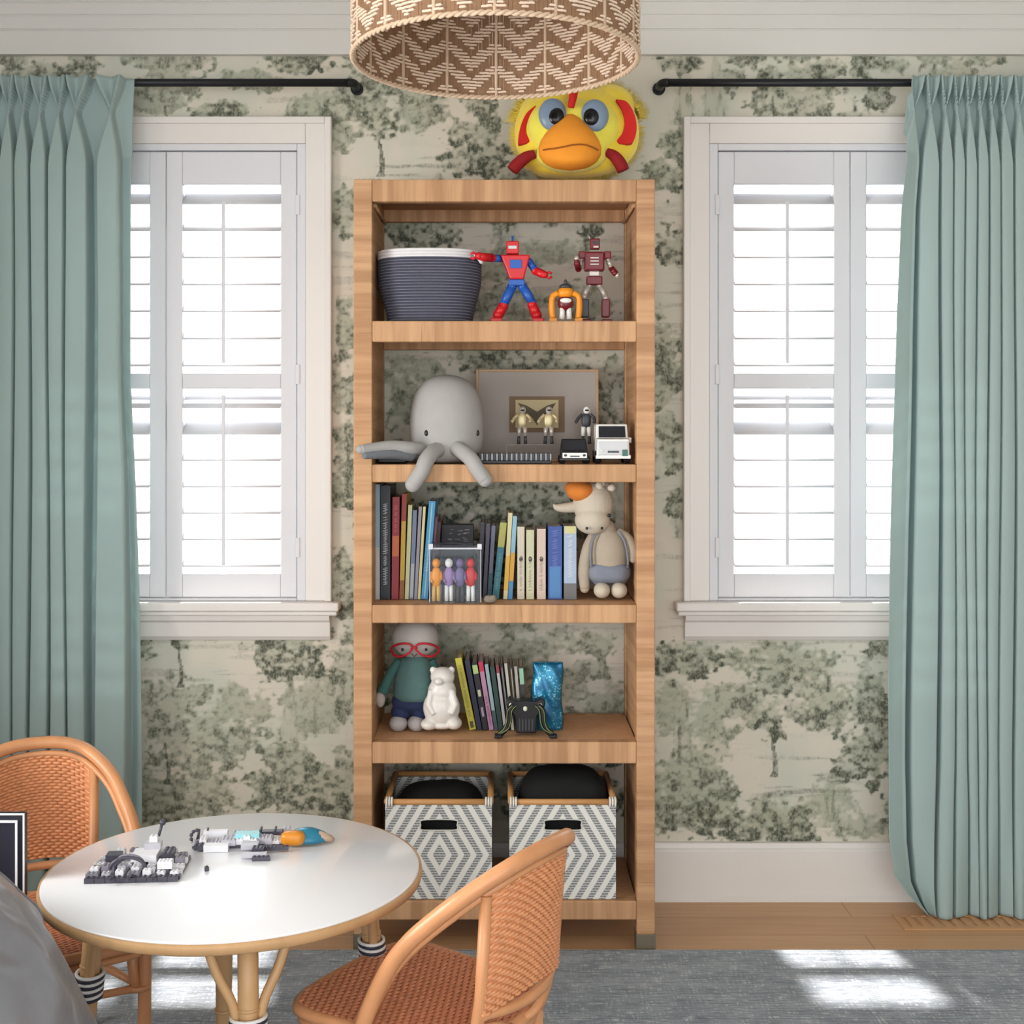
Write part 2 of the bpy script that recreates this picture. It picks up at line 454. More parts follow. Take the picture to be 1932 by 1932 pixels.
    for (px, py, rx, ry, d) in ((410,215,60,24,.9),(560,122,60,20,.9),(160,125,42,18,.7),(330,125,40,16,.5),(1285,122,50,20,.9),(1500,190,95,46,.75),(1680,125,40,24,.7),
                                (800,440,75,34,1),(960,675,110,30,.95),(1155,740,34,60,.8),(930,940,160,50,1),(880,250,46,30,.9),(905,295,60,40,.95),(790,1500,90,60,.95),(1060,1500,110,60,.95),
                                (760,1000,80,60,.9),(1270,470,34,40,.95),(1268,850,30,60,.9),(650,400,26,60,.8),(652,850,22,80,.8),(650,1100,26,60,.8),
                                (375,1400,105,70,.7),(380,1500,90,50,.75),(540,1245,70,36,.9),(655,1300,28,80,.75),(570,1500,75,70,.75),(325,1330,50,50,.65),(1300,1250,62,34,.9),
                                (860,560,70,40,.8),(960,580,80,40,.7)):
        blob(px, py, rx, ry, d, .5, .8)
    for (px, py, rx, ry, d) in ((120,1500,120,60,.6),(1330,700,60,40,.7),(600,1330,60,60,.5),(450,1340,60,40,.55),(300,1500,60,50,.7),(640,1480,40,60,.7),(1270,1330,40,60,.45),(1340,1350,50,60,.4),
                                (1400,1330,70,50,.6),(1560,1330,60,50,.7),(1480,1250,110,40,.65),(1640,1420,60,50,.85),(1300,1480,90,80,.75),(1450,1550,90,40,.85),(1560,1520,60,44,.5),(1620,1560,60,30,.6),
                                (700,210,60,40,.7),(790,215,60,30,.6),(1255,650,24,60,.8),(645,250,30,40,.7),(650,620,22,60,.75),(300,190,60,30,.5),(480,150,60,22,.6),(600,200,50,30,.6),
                                (790,700,60,30,.6),(760,760,40,70,.7),(1060,690,60,30,.9),(1100,570,60,40,.7),(1020,480,90,26,.5),(900,500,80,30,.6),(1060,980,80,50,.9),(860,1050,90,60,.9),
                                (1000,1220,90,30,.6),(860,1220,60,40,.6),(1120,1215,60,24,.7),(1140,1330,40,40,.6),(1230,1500,40,80,.8)):
        blob(px, py, rx, ry, d, .6, .9)
    lines(-500, 2600, 100, 1590, .38)
    dark *= np.clip(.8+.5*(hatch-.4), .4, 1.2); dark = np.clip(dark, 0, 1)
    keep = np.ones((nz-1, nx-1), bool)
    for (a, b, c, d) in WINS:
        ia, ib = np.searchsorted(X, [a, b]); ja, jb = np.searchsorted(Z, [c, d]); keep[ja:jb, ia:ib] = False
    co = np.stack([XX.ravel(), np.full(XX.size, WY), ZZ.ravel()], 1).astype(np.float32)
    jj, ii = np.nonzero(keep); base = jj*nx+ii
    quads = np.stack([base, base+1, base+nx+1, base+nx], 1).astype(np.int32)
    used, inv = np.unique(quads, return_inverse=True); quads = inv.reshape(quads.shape).astype(np.int32)
    co = co[used]
    me = bpy.data.meshes.new('wallpaper'); me.vertices.add(len(co)); me.vertices.foreach_set('co', co.ravel())
    nf = len(quads); me.loops.add(nf*4); me.polygons.add(nf)
    me.loops.foreach_set('vertex_index', quads.ravel())
    me.polygons.foreach_set('loop_start', np.arange(0, nf*4, 4, dtype=np.int32))
    me.update(calc_edges=True)
    at = me.color_attributes.new('design', 'FLOAT_COLOR', 'POINT')
    cc = np.zeros((len(used), 4), np.float32); cc[:,0] = dark.ravel()[used]; cc[:,1] = np.clip(green.ravel()[used], 0, 1); cc[:,3] = 1
    at.data.foreach_set('color', cc.ravel())
    t = NT('toile_wallpaper')
    a = t.node('ShaderNodeAttribute'); a.attribute_name = 'design'; s = t.sep(a.outputs['Color'])
    co_ = t.coord()
    en = t.noise(t.mapping(co_, (1,1,.7)), 170, 2, .6); soft = t.noise(co_, 5, 3)
    ground = t.mix(t.ramp(soft, .35, .7), lin((212,204,190)), lin((198,199,186)))
    tint = t.mix(t.math('MULTIPLY', s[1], .95), ground, lin((156,163,140)))
    ink = t.mix(soft, lin((72,80,72)), lin((88,90,72)))
    f = t.math('MULTIPLY', s[0], t.math('ADD', t.math('MULTIPLY', t.ramp(en, .3, .7), .5), .68), clamp=True)
    f = t.ramp(f, .04, .95)
    t.base(t.mix(f, tint, ink)); t.set(.75, 0, .2)
    me.materials.append(t.m)
    o = bpy.data.objects.new('wallpaper', me); COL.objects.link(o); o.parent = wall; return o
struct(wallpaper())

# crown moulding above the wallpaper, stepped towards the ceiling
zc = 2.527
prof = [(WY+.002, zc), (WY-.022, zc)]
for zb_ in (2.600, 2.643, 2.681): prof += [(WY-.022, zb_-.004), (WY-.0255, zb_-.001), (WY-.0255, zb_+.001), (WY-.022, zb_+.004)]
prof += [(WY-.022, 2.705), (WY-.040, 2.715), (WY-.060, 2.735), (WY-.085, 2.765), (WY-.10, 2.775), (WY-.10, CZ), (WY+.002, CZ)]
struct(MB().prism(prof, XL, XR, 'yz').build('trim_1', crown_paint, bevel=.002))
# baseboards
bpf = [(WY, 0), (WY-.020, 0), (WY-.020, .150), (WY-.014, .156), (WY-.012, .170), (WY, .172)]
struct(MB().prism(bpf, XL, XR, 'yz').build('baseboard_back', white_trim, bevel=.0015))
qr = MB().prism([(WY-.020, 0), (WY-.030, 0), (WY-.030, .008), (WY-.020, .016)], XL, XR, 'yz'); struct(qr.build('trim_2', white_trim))
struct(MB().box(XL, XL+.02, YB, WY-.02, 0, .17).build('baseboard_left', white_trim, bevel=.003))
struct(MB().box(XR-.02, XR, YB, WY-.02, 0, .17).build('baseboard_right', white_trim, bevel=.003))

# rug
rug = MB().box(-2.2, 2.2, .2, 3.392, .0005, .009).build('area_rug', m_rug(), origin=(0,1.8,0), bevel=.003)
tag(rug, 'large grey flatwoven rug with pale flecks covering the oak floor', 'rug')

# floor register by the curtain
fr = thing('floor_register', (1.33, 3.60, 0), 'flush slotted wooden floor vent under the sage curtain by the sunlit rug patch', 'vent')
oakm = M('oak_register', (196,150,108), .45, .08, 30)
x0, x1, y0, y1 = 1.13, 1.55, 3.545, 3.66
MB().box(x0, x1, y0, y0+.02, .0005, .004).box(x0, x1, y1-.02, y1, .0005, .004).box(x0, x0+.02, y0+.02, y1-.02, .0005, .004).box(x1-.02, x1, y0+.02, y1-.02, .0005, .004).build('frame', oakm, fr)
g = MB()
for i in range(12): g.box(x0+.03+i*.031, x0+.048+i*.031, y0+.02, y1-.02, .0005, .0035)
g.build('grille', oakm, fr)

# ------------------------------------------------------------------ windows with plantation shutters
def m_glass(name, tint=(.97,.98,.98,1), refl=.08):
    t = NT(name); tr = t.node('ShaderNodeBsdfTransparent'); tr.inputs[0].default_value = tint
    gl = t.node('ShaderNodeBsdfGlossy'); gl.inputs['Roughness'].default_value = .03
    fr_ = t.node('ShaderNodeLayerWeight'); fr_.inputs[0].default_value = .5
    fac = t.math('ADD', t.math('MULTIPLY', t.math('POWER', fr_.outputs[1], 5.0), .8), refl*.5)
    mx = t.node('ShaderNodeMixShader'); t.l.new(fac, mx.inputs[0]); t.l.new(tr.outputs[0], mx.inputs[1]); t.l.new(gl.outputs[0], mx.inputs[2])
    t.l.new(mx.outputs[0], t.out.inputs[0]); return t.m
glass = m_glass('window_glass')
def make_window(idx, w, sgn):
    x0, x1, z0, z1 = w
    root = bpy.data.objects.new('window_%d' % idx, None); COL.objects.link(root); root.location = ((x0+x1)/2, WY, z0)
    WO[root] = Vector(root.location); root['kind'] = 'structure'
    # casing: flat board with raised outer band
    c = MB(); cw = .078; t_ = .020
    for (a, b, lo, hi) in ((x0-cw, x0, z0, z1+cw), (x1, x1+cw, z0, z1+cw)): c.box(a, b, WY-t_, WY-.0005, lo, hi)
    c.box(x0, x1, WY-t_, WY-.0005, z1, z1+cw)
    c.box(x0-cw, x0-cw+.020, WY-t_-.010, WY-t_, z0, z1+cw); c.box(x1+cw-.020, x1+cw, WY-t_-.010, WY-t_, z0, z1+cw); c.box(x0-cw+.02, x1+cw-.02, WY-t_-.010, WY-t_, z1+cw-.020, z1+cw)
    # jamb lining through the wall
    c.box(x0, x0+.012, WY, WY+.08, z0, z1); c.box(x1-.012, x1, WY, WY+.08, z0, z1); c.box(x0, x1, WY, WY+.08, z1-.012, z1); c.box(x0, x1, WY, WY+.08, z0-.001, z0+.012)
    c.build('casing', white_trim, root, bevel=.003)
    s = MB(); s.box(x0-cw-.026, x1+cw+.026, WY-.060, WY, z0-.026, z0); s.box(x0-cw-.020, x1+cw+.020, WY-.050, WY, z0-.040, z0-.026)
    s.build('sill', white_trim, root, bevel=.005, seg=3)
    a = MB(); a.prism([(WY, z0-.040), (WY-.040, z0-.040), (WY-.036, z0-.056), (WY-.024, z0-.062), (WY-.020, z0-.105), (WY-.014, z0-.112), (WY-.010, z0-.118), (WY, z0-.118)], x0-cw+.004, x1+cw-.004, 'yz')
    a.build('apron', white_trim, root, bevel=.002)
    # shutter frame
    f = MB(); fy0, fy1 = WY-.016, WY+.020
    f.box(x0, x0+.026, fy0, fy1, z0, z1); f.box(x1-.026, x1, fy0, fy1, z0, z1); f.box(x0+.026, x1-.026, fy0, fy1, z1-.020, z1); f.box(x0+.026, x1-.026, fy0, fy1, z0, z0+.008)
    f.build('shutter_frame', white_shut, root, bevel=.003)
    xm = (x0+x1)/2
    for (a0, a1) in ((x0+.028, xm-.001), (xm+.001, x1-.028)):
        py0, py1 = WY-.008, WY+.018; st = .048; lo, hi = z0+.010, z1-.023
        fr_ = MB()
        fr_.box(a0, a0+st, py0, py1, lo, hi); fr_.box(a1-st, a1, py0, py1, lo, hi)
        zt, zmb, zmt, zb = hi-.098, 1.530, 1.575, lo+.070
        fr_.box(a0+st, a1-st, py0, py1, zt, hi); fr_.box(a0+st, a1-st, py0, py1, lo, zb); fr_.box(a0+st, a1-st, py0, py1, zmb, zmt)
        pan = fr_.build('shutter_panel', white_shut, root, bevel=.003)
        lv = MB()
        ym = (py0+py1)/2+.004
        for (lo_, hi_) in ((zb, zmb), (zmt, zt)):
            n = round((hi_-lo_)/.078); p = (hi_-lo_)/n
            for k in range(n):
                zc_ = lo_+p*(k+.5); ang = R(LOUVER_TILT)
                wv, th = .025, .0040
                poly = []
                for q in range(12):
                    t = 2*PI*q/12; u_, v_ = wv*math.cos(t), th*math.sin(t)
                    poly.append((ym+u_*math.cos(ang)-v_*math.sin(ang), zc_+u_*math.sin(ang)+v_*math.cos(ang)))
                lv.prism(poly, a0+st+.001, a1-st-.001, 'yz', smooth=True)
        lv.build('louvers', white_shut, pan, fix=True)
        xr = a0+st+(a1-a0-2*st)*.44 if idx == 1 else a0+st+(a1-a0-2*st)*.51
        tr = MB()
        for (r0, r1) in ((zb+.03, zmb-.02), (zmt+.03, zt-.055)): tr.box(xr-.005, xr+.005, py0-.034, py0-.024, r0, r1)
        tr.build('tilt_rod', white_shut, pan, bevel=.002)
        h = MB()
        hx = a0-.004 if a0 < xm-.1 else a1+.004
        for hz in (lo+.15, (lo+hi)/2, hi-.16): h.box(hx-.007, hx+.007, py0-.012, py0-.003, hz-.03, hz+.03)
        h.build('hinge', white_shut, pan, bevel=.002)
    # sash and glass behind
    sh = MB(); sy0, sy1 = WY+.045, WY+.072
    sh.box(x0+.012, x0+.05, sy0, sy1, z0+.012, z1-.012); sh.box(x1-.05, x1-.012, sy0, sy1, z0+.012, z1-.012)
    sh.box(x0+.05, x1-.05, sy0, sy1, z1-.055, z1-.012); sh.box(x0+.05, x1-.05, sy0, sy1, z0+.012, z0+.07); sh.box(x0+.05, x1-.05, sy0, sy1, 1.555, 1.600)
    sas = sh.build('sash', white_shut, root, bevel=.002)
    MB().box(x0+.05, x1-.05, sy0+.012, sy0+.016, z0+.07, z1-.055).build('glass_pane', glass, sas)
LOUVER_TILT = 50
make_window(1, WINS[0], -1)
make_window(2, WINS[1], 1)

# ------------------------------------------------------------------ curtains and rods
def m_curtain():
    t = NT('sage_curtain_linen'); co = t.coord()
    n = t.noise(t.mapping(co, (1,1,.15)), 9, 2); fine = t.noise(t.mapping(co, (900,900,500)), 1, 2)
    c = t.mix(n, lin((166,186,184)), lin((178,197,196)))
    t.base(c); t.set(.75, 0, .25, .15)
    tr = t.node('ShaderNodeBsdfTranslucent'); t.l.new(c, tr.inputs[0])
    mx = t.node('ShaderNodeMixShader'); mx.inputs[0].default_value = .28
    t.l.new(t.b.outputs[0], mx.inputs[1]); t.l.new(tr.outputs[0], mx.inputs[2]); t.l.new(mx.outputs[0], t.out.inputs[0])
    t.bump(fine, .12, .0006); return t.m
cur_m = m_curtain()
CY = 3.662
def curtain(name, label, pleats, edge_fn, zfoot_fn, far_x, sgn):
    """pleats: X of each pinch at the heading, ordered away from the leading edge; edge_fn(z): X of the leading edge"""
    S = sgn                                      # +1: cloth extends to +X from the leading edge
    ztop = PZ(147, CY)
    def prof(u, z):                              # u: X position at the heading -> (x, y)
        # crest profile
        k = min(range(len(pleats)), key=lambda i: abs(pleats[i]-u)); c = pleats[k]
        if u < c: half = abs(c-pleats[k-1])/2 if (0 <= k-1) else .035
        else: half = abs(pleats[k+1]-c)/2 if k+1 < len(pleats) else .035
        half = min(half, .045)
        s = abs(u-c)/half if half > 0 else 0
        zp = 2.325
        if z > zp: tt = (z-zp)/(ztop-zp); w = lerp(.07, .93, smooth01(tt)**.8); A = lerp(.034, .036, tt)
        else: tt = min(1, (zp-z)/.16); w = lerp(.07, .85, smooth01(tt)**.6); A = lerp(.034, .052, tt)
        e = .09
        crest = 1-smooth01((s-w+e)/(2*e))
        y = -A*crest
        if z > zp: y += .012*math.cos(s/max(w, .1)*PI*1.0)*crest*min(1, (z-zp)/.03)   # the fan of small folds
        y += .006*math.sin(u*38+z*1.7)*(1-crest)
        y += .006*min(1, s)**2*min(1, (2.3-z)/.5 if z < 2.3 else 0)
        x = u + .006*math.sin(u*29+z*2.1)*min(1, max(0, (2.3-z)/1.0)) + .010*math.sin(u*53)*max(0, (.45-z)/.45)
        y -= .016*max(0, (.30-z)/.30)*math.sin(u*60)
        return x, CY+y+.012
    us = []
    pl = sorted(pleats)
    first = pl[0] if S > 0 else pl[-1]
    e0 = edge_fn(ztop)
    lo, hi = (e0, far_x) if S > 0 else (far_x, e0)
    pleats = pl
    n = int((hi-lo)/.0013)
    us = [lo+(hi-lo)*i/n for i in range(n+1)]
    zs = [ztop-(ztop-2.05)*i/40 for i in range(40)]+[2.05-(2.05-.35)*i/46 for i in range(46)]+[.35*(1-i/24) for i in range(25)]
    b = MB(); vs = []; span = .10
    for z in zs:
        ed = edge_fn(z)
        for u in us:
            x, y = prof(u, z)
            d = (u-e0) if S > 0 else (e0-u)      # distance from the leading edge
            x += (ed-e0)*(1-smooth01(d/span))*1.0
            zz = max(z, 0.004)
            lift = zfoot_fn(d) if z < .35 else 0
            zz = z*(1-lift/.35)+lift if z < .35 else z
            # leading flange bows forward
            y -= .020*max(0, 1-d/.03)*(1 if z < 2.2 else .4)
            vs.append((x, y, max(zz, .006)))
    nu = len(us); fs = []
    for j in range(len(zs)-1):
        for i in range(nu-1):
            fs.append((j*nu+i, j*nu+i+1, (j+1)*nu+i+1, (j+1)*nu+i))
    b._add(vs, fs, True)
    root = thing(name, ((lo+hi)/2, CY, 0), label, 'curtain', 'sage green curtains')
    b.build('curtain_cloth', cur_m, root, fix=False, solid=.002)
    # stitched double hem edge along the leading side
    return root
def ed_r(z):
    y = 815-(z-CAM_Z)*F/CY
    pts = [(147,1714),(240,1706),(400,1688),(600,1680),(1000,1672),(1300,1668),(1580,1667),(1660,1676),(1700,1700),(1725,1722)]
    for (a, xa), (b_, xb) in zip(pts, pts[1:]):
        if y <= b_: return PX(lerp(xa, xb, max(0, (y-a)/(b_-a))), CY)
    return PX(pts[-1][1], CY)
def ed_l(z):
    y = 815-(z-CAM_Z)*F/CY
    pts = [(147,252),(240,248),(700,248),(900,256),(1150,262),(1560,266),(1725,268)]
    for (a, xa), (b_, xb) in zip(pts, pts[1:]):
        if y <= b_: return PX(lerp(xa, xb, max(0, (y-a)/(b_-a))), CY)
    return PX(pts[-1][1], CY)
pr = [PX(p, CY) for p in (1726,1755,1781,1803,1825,1847,1868,1890,1919,1944,1970,1996,2024,2050)]
plf = [PX(p, CY) for p in (213,146,114,79,47,20,-8,-36,-64,-90,-116)]
curtain('window_curtain', 'sage green pinch pleated curtain beside the window on the side of the sunlit rug patch', pr, ed_r, lambda d: .05*max(0, 1-d/.045)**1.5, PX(2072, CY), 1)
curtain('window_curtain', 'sage green pinch pleated curtain hanging behind the rattan chair and white table', plf, ed_l, lambda d: 0, PX(-140, CY), -1)

def rod(x_end, x_far, label):
    r = thing('curtain_rod', ((x_end+x_far)/2, 3.70, 2.43), label, 'curtain rod', 'black curtain rods')
    y, z, rad = 3.715, 2.4285, .0115
    MB().tube([(x_end, y, z), (x_far, y, z)], rad, 16).build('rod', black_metal, r)
    s = 1 if x_far > x_end else -1
    MB().tube(catmull([(x_end+s*.010, y, z), (x_end-s*.004, y+.004, z), (x_end-s*.010, y+.020, z), (x_end-s*.010, WY-.006, z)], 6), rad*1.1, 16).build('return_elbow', black_metal, r)
    MB().tube([(x_end-s*.010, WY-.007, z), (x_end-s*.010, WY-.0005, z)], .019, 20).build('wall_flange', black_metal, r)
    rg = MB()
    return r
rod(PX(661, 3.70), -1.95, 'black curtain rod above the window nearer the rattan chair, its curved end facing the bookcase')
rod(PX(1256, 3.70), 1.95, 'black curtain rod above the window beside the yellow bird toy')

# ------------------------------------------------------------------ bookcase
BY0, BY1 = 3.40, 3.755
BX0, BX1 = (667-948)/700, (1236-948)/700
def bz(py): return CAM_Z+(815-py)/700
bc = thing('bookcase', ((BX0+BX1)/2, (BY0+BY1)/2, 0), 'tall open raffia wrapped bookcase with five shelves between the two windows', 'bookcase')
pw = .050
for (a, b) in ((BX0, BX0+pw), (BX1-pw, BX1)):
    fr_ = MB(); fr_.box(a, b, BY0, BY0+pw, .045, bz(338)); fr_.box(a, b, BY1-.03, BY1, .045, bz(338)); fr_.build('upright', raf_z, bc, bevel=.003)
    sp = MB(); sp.box(a+.004, b-.001, BY0+pw, BY1-.03, .086, bz(338)-.002); sp.build('side_panel', raf_z, bc, bevel=.002)
    MB().box(a-.001, b+.001, BY0-.001, BY0+pw+.001, 0.0, .046).build('foot_cap', gold_cap, bc, bevel=.001)
    MB().box(a-.001, b+.001, BY1-.031, BY1+.001, 0.0, .046).build('foot_cap', gold_cap, bc, bevel=.001)
shelf_cane = weave('woven_raffia_shelf', (222,176,134), (208,160,118), (166,118,82), 60, 34, .6, .4, .03)
SH = {'top': (338, 380), 's1': (605, 645), 's2': (876, 910), 's3': (1141, 1176), 's4': (1400, 1441), 's5': (1700, 1736)}
ST = {k: bz(v[0]) for k, v in SH.items()}
for k, (a, b) in SH.items():
    x0, x1 = BX0+pw, BX1-pw
    q = MB(); q.box(x0, x1, BY0+.001, BY0+.032, bz(b), bz(a)-.0005); q.box(x0, x1, BY1-.029, BY1-.001, bz(b), bz(a)-.0005)
    q.build('shelf_rail' if k != 'top' else 'top_rail', raf_x, bc, bevel=.003)
    q = MB(); zt = bz(a)-.001
    q.box(x0, x1, BY0+.032, BY1-.029, bz(a)-.026, zt-.0006)
    q.grid(lambda u, v, zt=zt: (lerp(x0, x1, u), lerp(BY0+.032, BY1-.029, v), zt), 1, 1, False)
    q.build('shelf' if k != 'top' else 'top_board', shelf_cane, bc, fix=False)
    if k == 'top':
        for (sx, s) in ((x0, 1), (x1, -1)):
            MB().tube([(sx+s*.004, BY0+.04, bz(b)-.004), (sx+s*.004, BY1-.035, bz(b)-.004)], .005, 8).build('corner_bead', raf_y, bc)
# raffia seams on the uprights: wrapped side rails beside the shelves are part of the side panels

# ------------------------------------------------------------------ woven pendant shade
def shade():
    cx, cy, zb = PX(935, 2.71), 2.71, 2.2
    zb = CAM_Z+.80; Rr = .3055; H = .36
    root = thing('pendant_lamp', (cx, cy, zb), 'large drum pendant shade woven from brown and cream cord in chevrons', 'lamp')
    br_ = M('brown_cord', (138,106,80), .8, .15, 60, .4, 300); cr = M('cream_cord', (222,200,180), .8, .08, 60, .4, 300); rim = M('cream_rim_cord', (205,180,155), .8, .1, 60, .4, 400)
    warp = MB(); NP = 16; NC = 14
    nw = NP*NC
    for i in range(nw):
        a = 2*PI*(i+.5)/nw
        x, y = cx+Rr*math.cos(a), cy+Rr*math.sin(a)
        m = Matrix.Translation((x, y, 0)) @ Matrix.Rotation(a, 4, 'Z')
        wd = .0042 if i % 3 else .0036
        warp.box(-.0010, .0010, -wd, wd, zb+.004, zb+H, m)
    body = warp.build('warp_cords', br_, root, fix=False)
    st = MB(); pitch = .0074; rows = int(H/pitch)
    rnd = random.Random(3)
    for r in range(rows):
        for p in range(NP):
            for c in range(NC):
                if c == 0: continue
                d = abs(c-7.0)
                ph = (r - d*.88) % 7.0
                if ph < 3.4:
                    a = 2*PI*(p*NC+c+(.25 if r % 2 else -.15))/nw
                    z = zb+.012+r*pitch+rnd.uniform(-.0008, .0008)
                    hw = rnd.uniform(.0075, .0092)
                    x, y = cx+Rr*math.cos(a), cy+Rr*math.sin(a)
                    m = Matrix.Translation((x, y, z)) @ Matrix.Rotation(a, 4, 'Z')
                    vs = [(-.0042,-hw*.6,-.0021),(.0042,-hw*.6,-.0021),(.0042,hw*.6,-.0021),(-.0042,hw*.6,-.0021),(-.0042,-hw*.6,.0021),(.0042,-hw*.6,.0021),(.0042,hw*.6,.0021),(-.0042,hw*.6,.0021),(0,-hw,0),(0,hw,0)]
                    fs = [(0,1,2,3),(7,6,5,4),(0,3,7,4),(1,5,6,2),(0,4,8),(0,8,1),(4,5,8),(1,8,5),(3,9,7),(3,2,9),(7,9,6),(2,6,9)]
                    st._add(vs, fs, False, None, m)
    st.build('chevron_stitching', cr, root, fix=True)
    rb = MB()
    for p in range(NP):
        a = 2*PI*p/NP
        rb.tube([(cx+Rr*math.cos(a), cy+Rr*math.sin(a), zb), (cx+Rr*math.cos(a), cy+Rr*math.sin(a), zb+H)], .0042, 6)
    rb.build('rib', rim, root)
    for zz, nm in ((zb, 'lower_rim'), (zb+H, 'upper_rim')):
        rr = MB()
        for s in range(2):
            pts = []
            for i in range(420):
                a = 2*PI*i/420; tw = i*2*PI/7+s*PI
                pts.append((cx+(Rr+.0028*math.cos(tw))*math.cos(a), cy+(Rr+.0028*math.cos(tw))*math.sin(a), zz+.0028*math.sin(tw)))
            rr.tube(pts, .0038, 6, closed=True)
        rr.build(nm, rim, root)
    sp = MB()
    for i in range(3):
        a = 2*PI*i/3+.3; sp.tube([(cx, cy, zb+H-.01), (cx+Rr*math.cos(a), cy+Rr*math.sin(a), zb+H-.01)], .003, 8)
    sp.build('spider_frame', black_metal, root)
    MB().lathe([(0,0),(.018,0),(.022,.01),(.022,.06),(.012,.07),(.0,.07)], (cx, cy, zb+H-.09), 20).build('lamp_socket', gold_cap, root)
    MB().ell((cx, cy, zb+H-.12), (.03,.03,.037)).build('bulb', M('frosted_bulb', (235,232,225), .3, .0), root)
    MB().tube([(cx, cy, zb+H-.03), (cx, cy, CZ-.02)], .006, 10).build('stem', gold_cap, root)
    MB().lathe([(0,0),(.05,0),(.06,.006),(.06,.018),(0,.018)], (cx, cy, CZ-.0185), 28).build('ceiling_canopy', gold_cap, root)
shade()

# ------------------------------------------------------------------ table
TZ, TR, TC = .53, .3695, Vector((-.533, 2.515, 0))
def table():
    root = thing('play_table', (TC.x, TC.y, 0), 'low round play table with glossy white top and bamboo legs', 'table')
    wt = NT('white_laminate'); wt.base(lin((244,246,252))); wt.set(.22, 0, .6, coat=.3)
    MB().lathe([(0, TZ-.012), (TR-.006, TZ-.012), (TR-.003, TZ-.008), (TR-.003, TZ-.002), (TR-.006, TZ), (0, TZ)], (TC.x, TC.y, 0), 128).build('tabletop', wt.m, root, bevel=0)
    MB().lathe([(TR-.10, TZ-.0125), (TR-.006, TZ-.0125), (TR-.003, TZ-.0035), (TR+.001, TZ-.002), (TR+.003, TZ-.010), (TR+.001, TZ-.021), (TR-.006, TZ-.025), (TR-.10, TZ-.025), (TR-.10, TZ-.0125)], (TC.x, TC.y, 0), 128).build('rim_band', rattan_pale, root)
    dk = M('navy_binding', (48,50,66), .6, .05); wh = M('white_binding', (232,230,228), .6, .03)
    ax = math.atan2(-.265, .08)
    for k in range(4):
        a = ax+PI/2*k; d = Vector((math.cos(a), math.sin(a), 0)); s = Vector((-d.y, d.x, 0))
        b0 = TC+d*.305; b0.z = 0; t0 = TC+d*.262; t0.z = TZ-.02
        def at(z): return b0.lerp(t0, z/(TZ-.02))
        lg = MB(); zz = [.0095, .08, .16, .24, .32, .40, TZ-.024]
        lg.tube([at(z) for z in zz], [.0155, .017, .018, .019, .0195, .019, .019], 14)
        for z in (.12, .37): lg.tube([at(z-.003), at(z), at(z+.003)], [.0195, .0215, .0195], 14)
        leg = lg.build('leg', rattan_pale, root)
        br_ = MB()
        for sg in (-1, 1):
            c0 = at(.31)+s*sg*.017; c1 = at(.375)+s*sg*.026; c2 = at(.44)+s*sg*.056; c3 = at(.50)+s*sg*.078; c3.z = TZ-.022
            br_.tube(catmull([c0, c1, c2, c3], 5), [.009]*16, 10)
        br_.build('brace', rattan_pale, leg)
        for nm, mat_, off in (('navy_binding', dk, 0), ('white_binding', wh, 1)):
            w = MB()
            for i in range(4):
                z = .312+(i+.5*off)*.0125
                c = at(z)
                pts = [c+(s*math.cos(t)*.031+d*math.sin(t)*.025) for t in [2*PI*q/20 for q in range(20)]]
                w.tube(pts, .0036, 6, closed=True)
            if off == 0:
                pass
            w.build(nm, mat_, leg)
    ap = MB()
    for k in range(4):
        a = ax+PI/2*k; a2 = a+PI/2
        ap.tube([TC+Vector((math.cos(a)*.235, math.sin(a)*.235, TZ-.034)), TC+Vector((math.cos(a2)*.235, math.sin(a2)*.235, TZ-.034))], .009, 8)
    ap.build('under_frame', rattan_pale, root)
table()

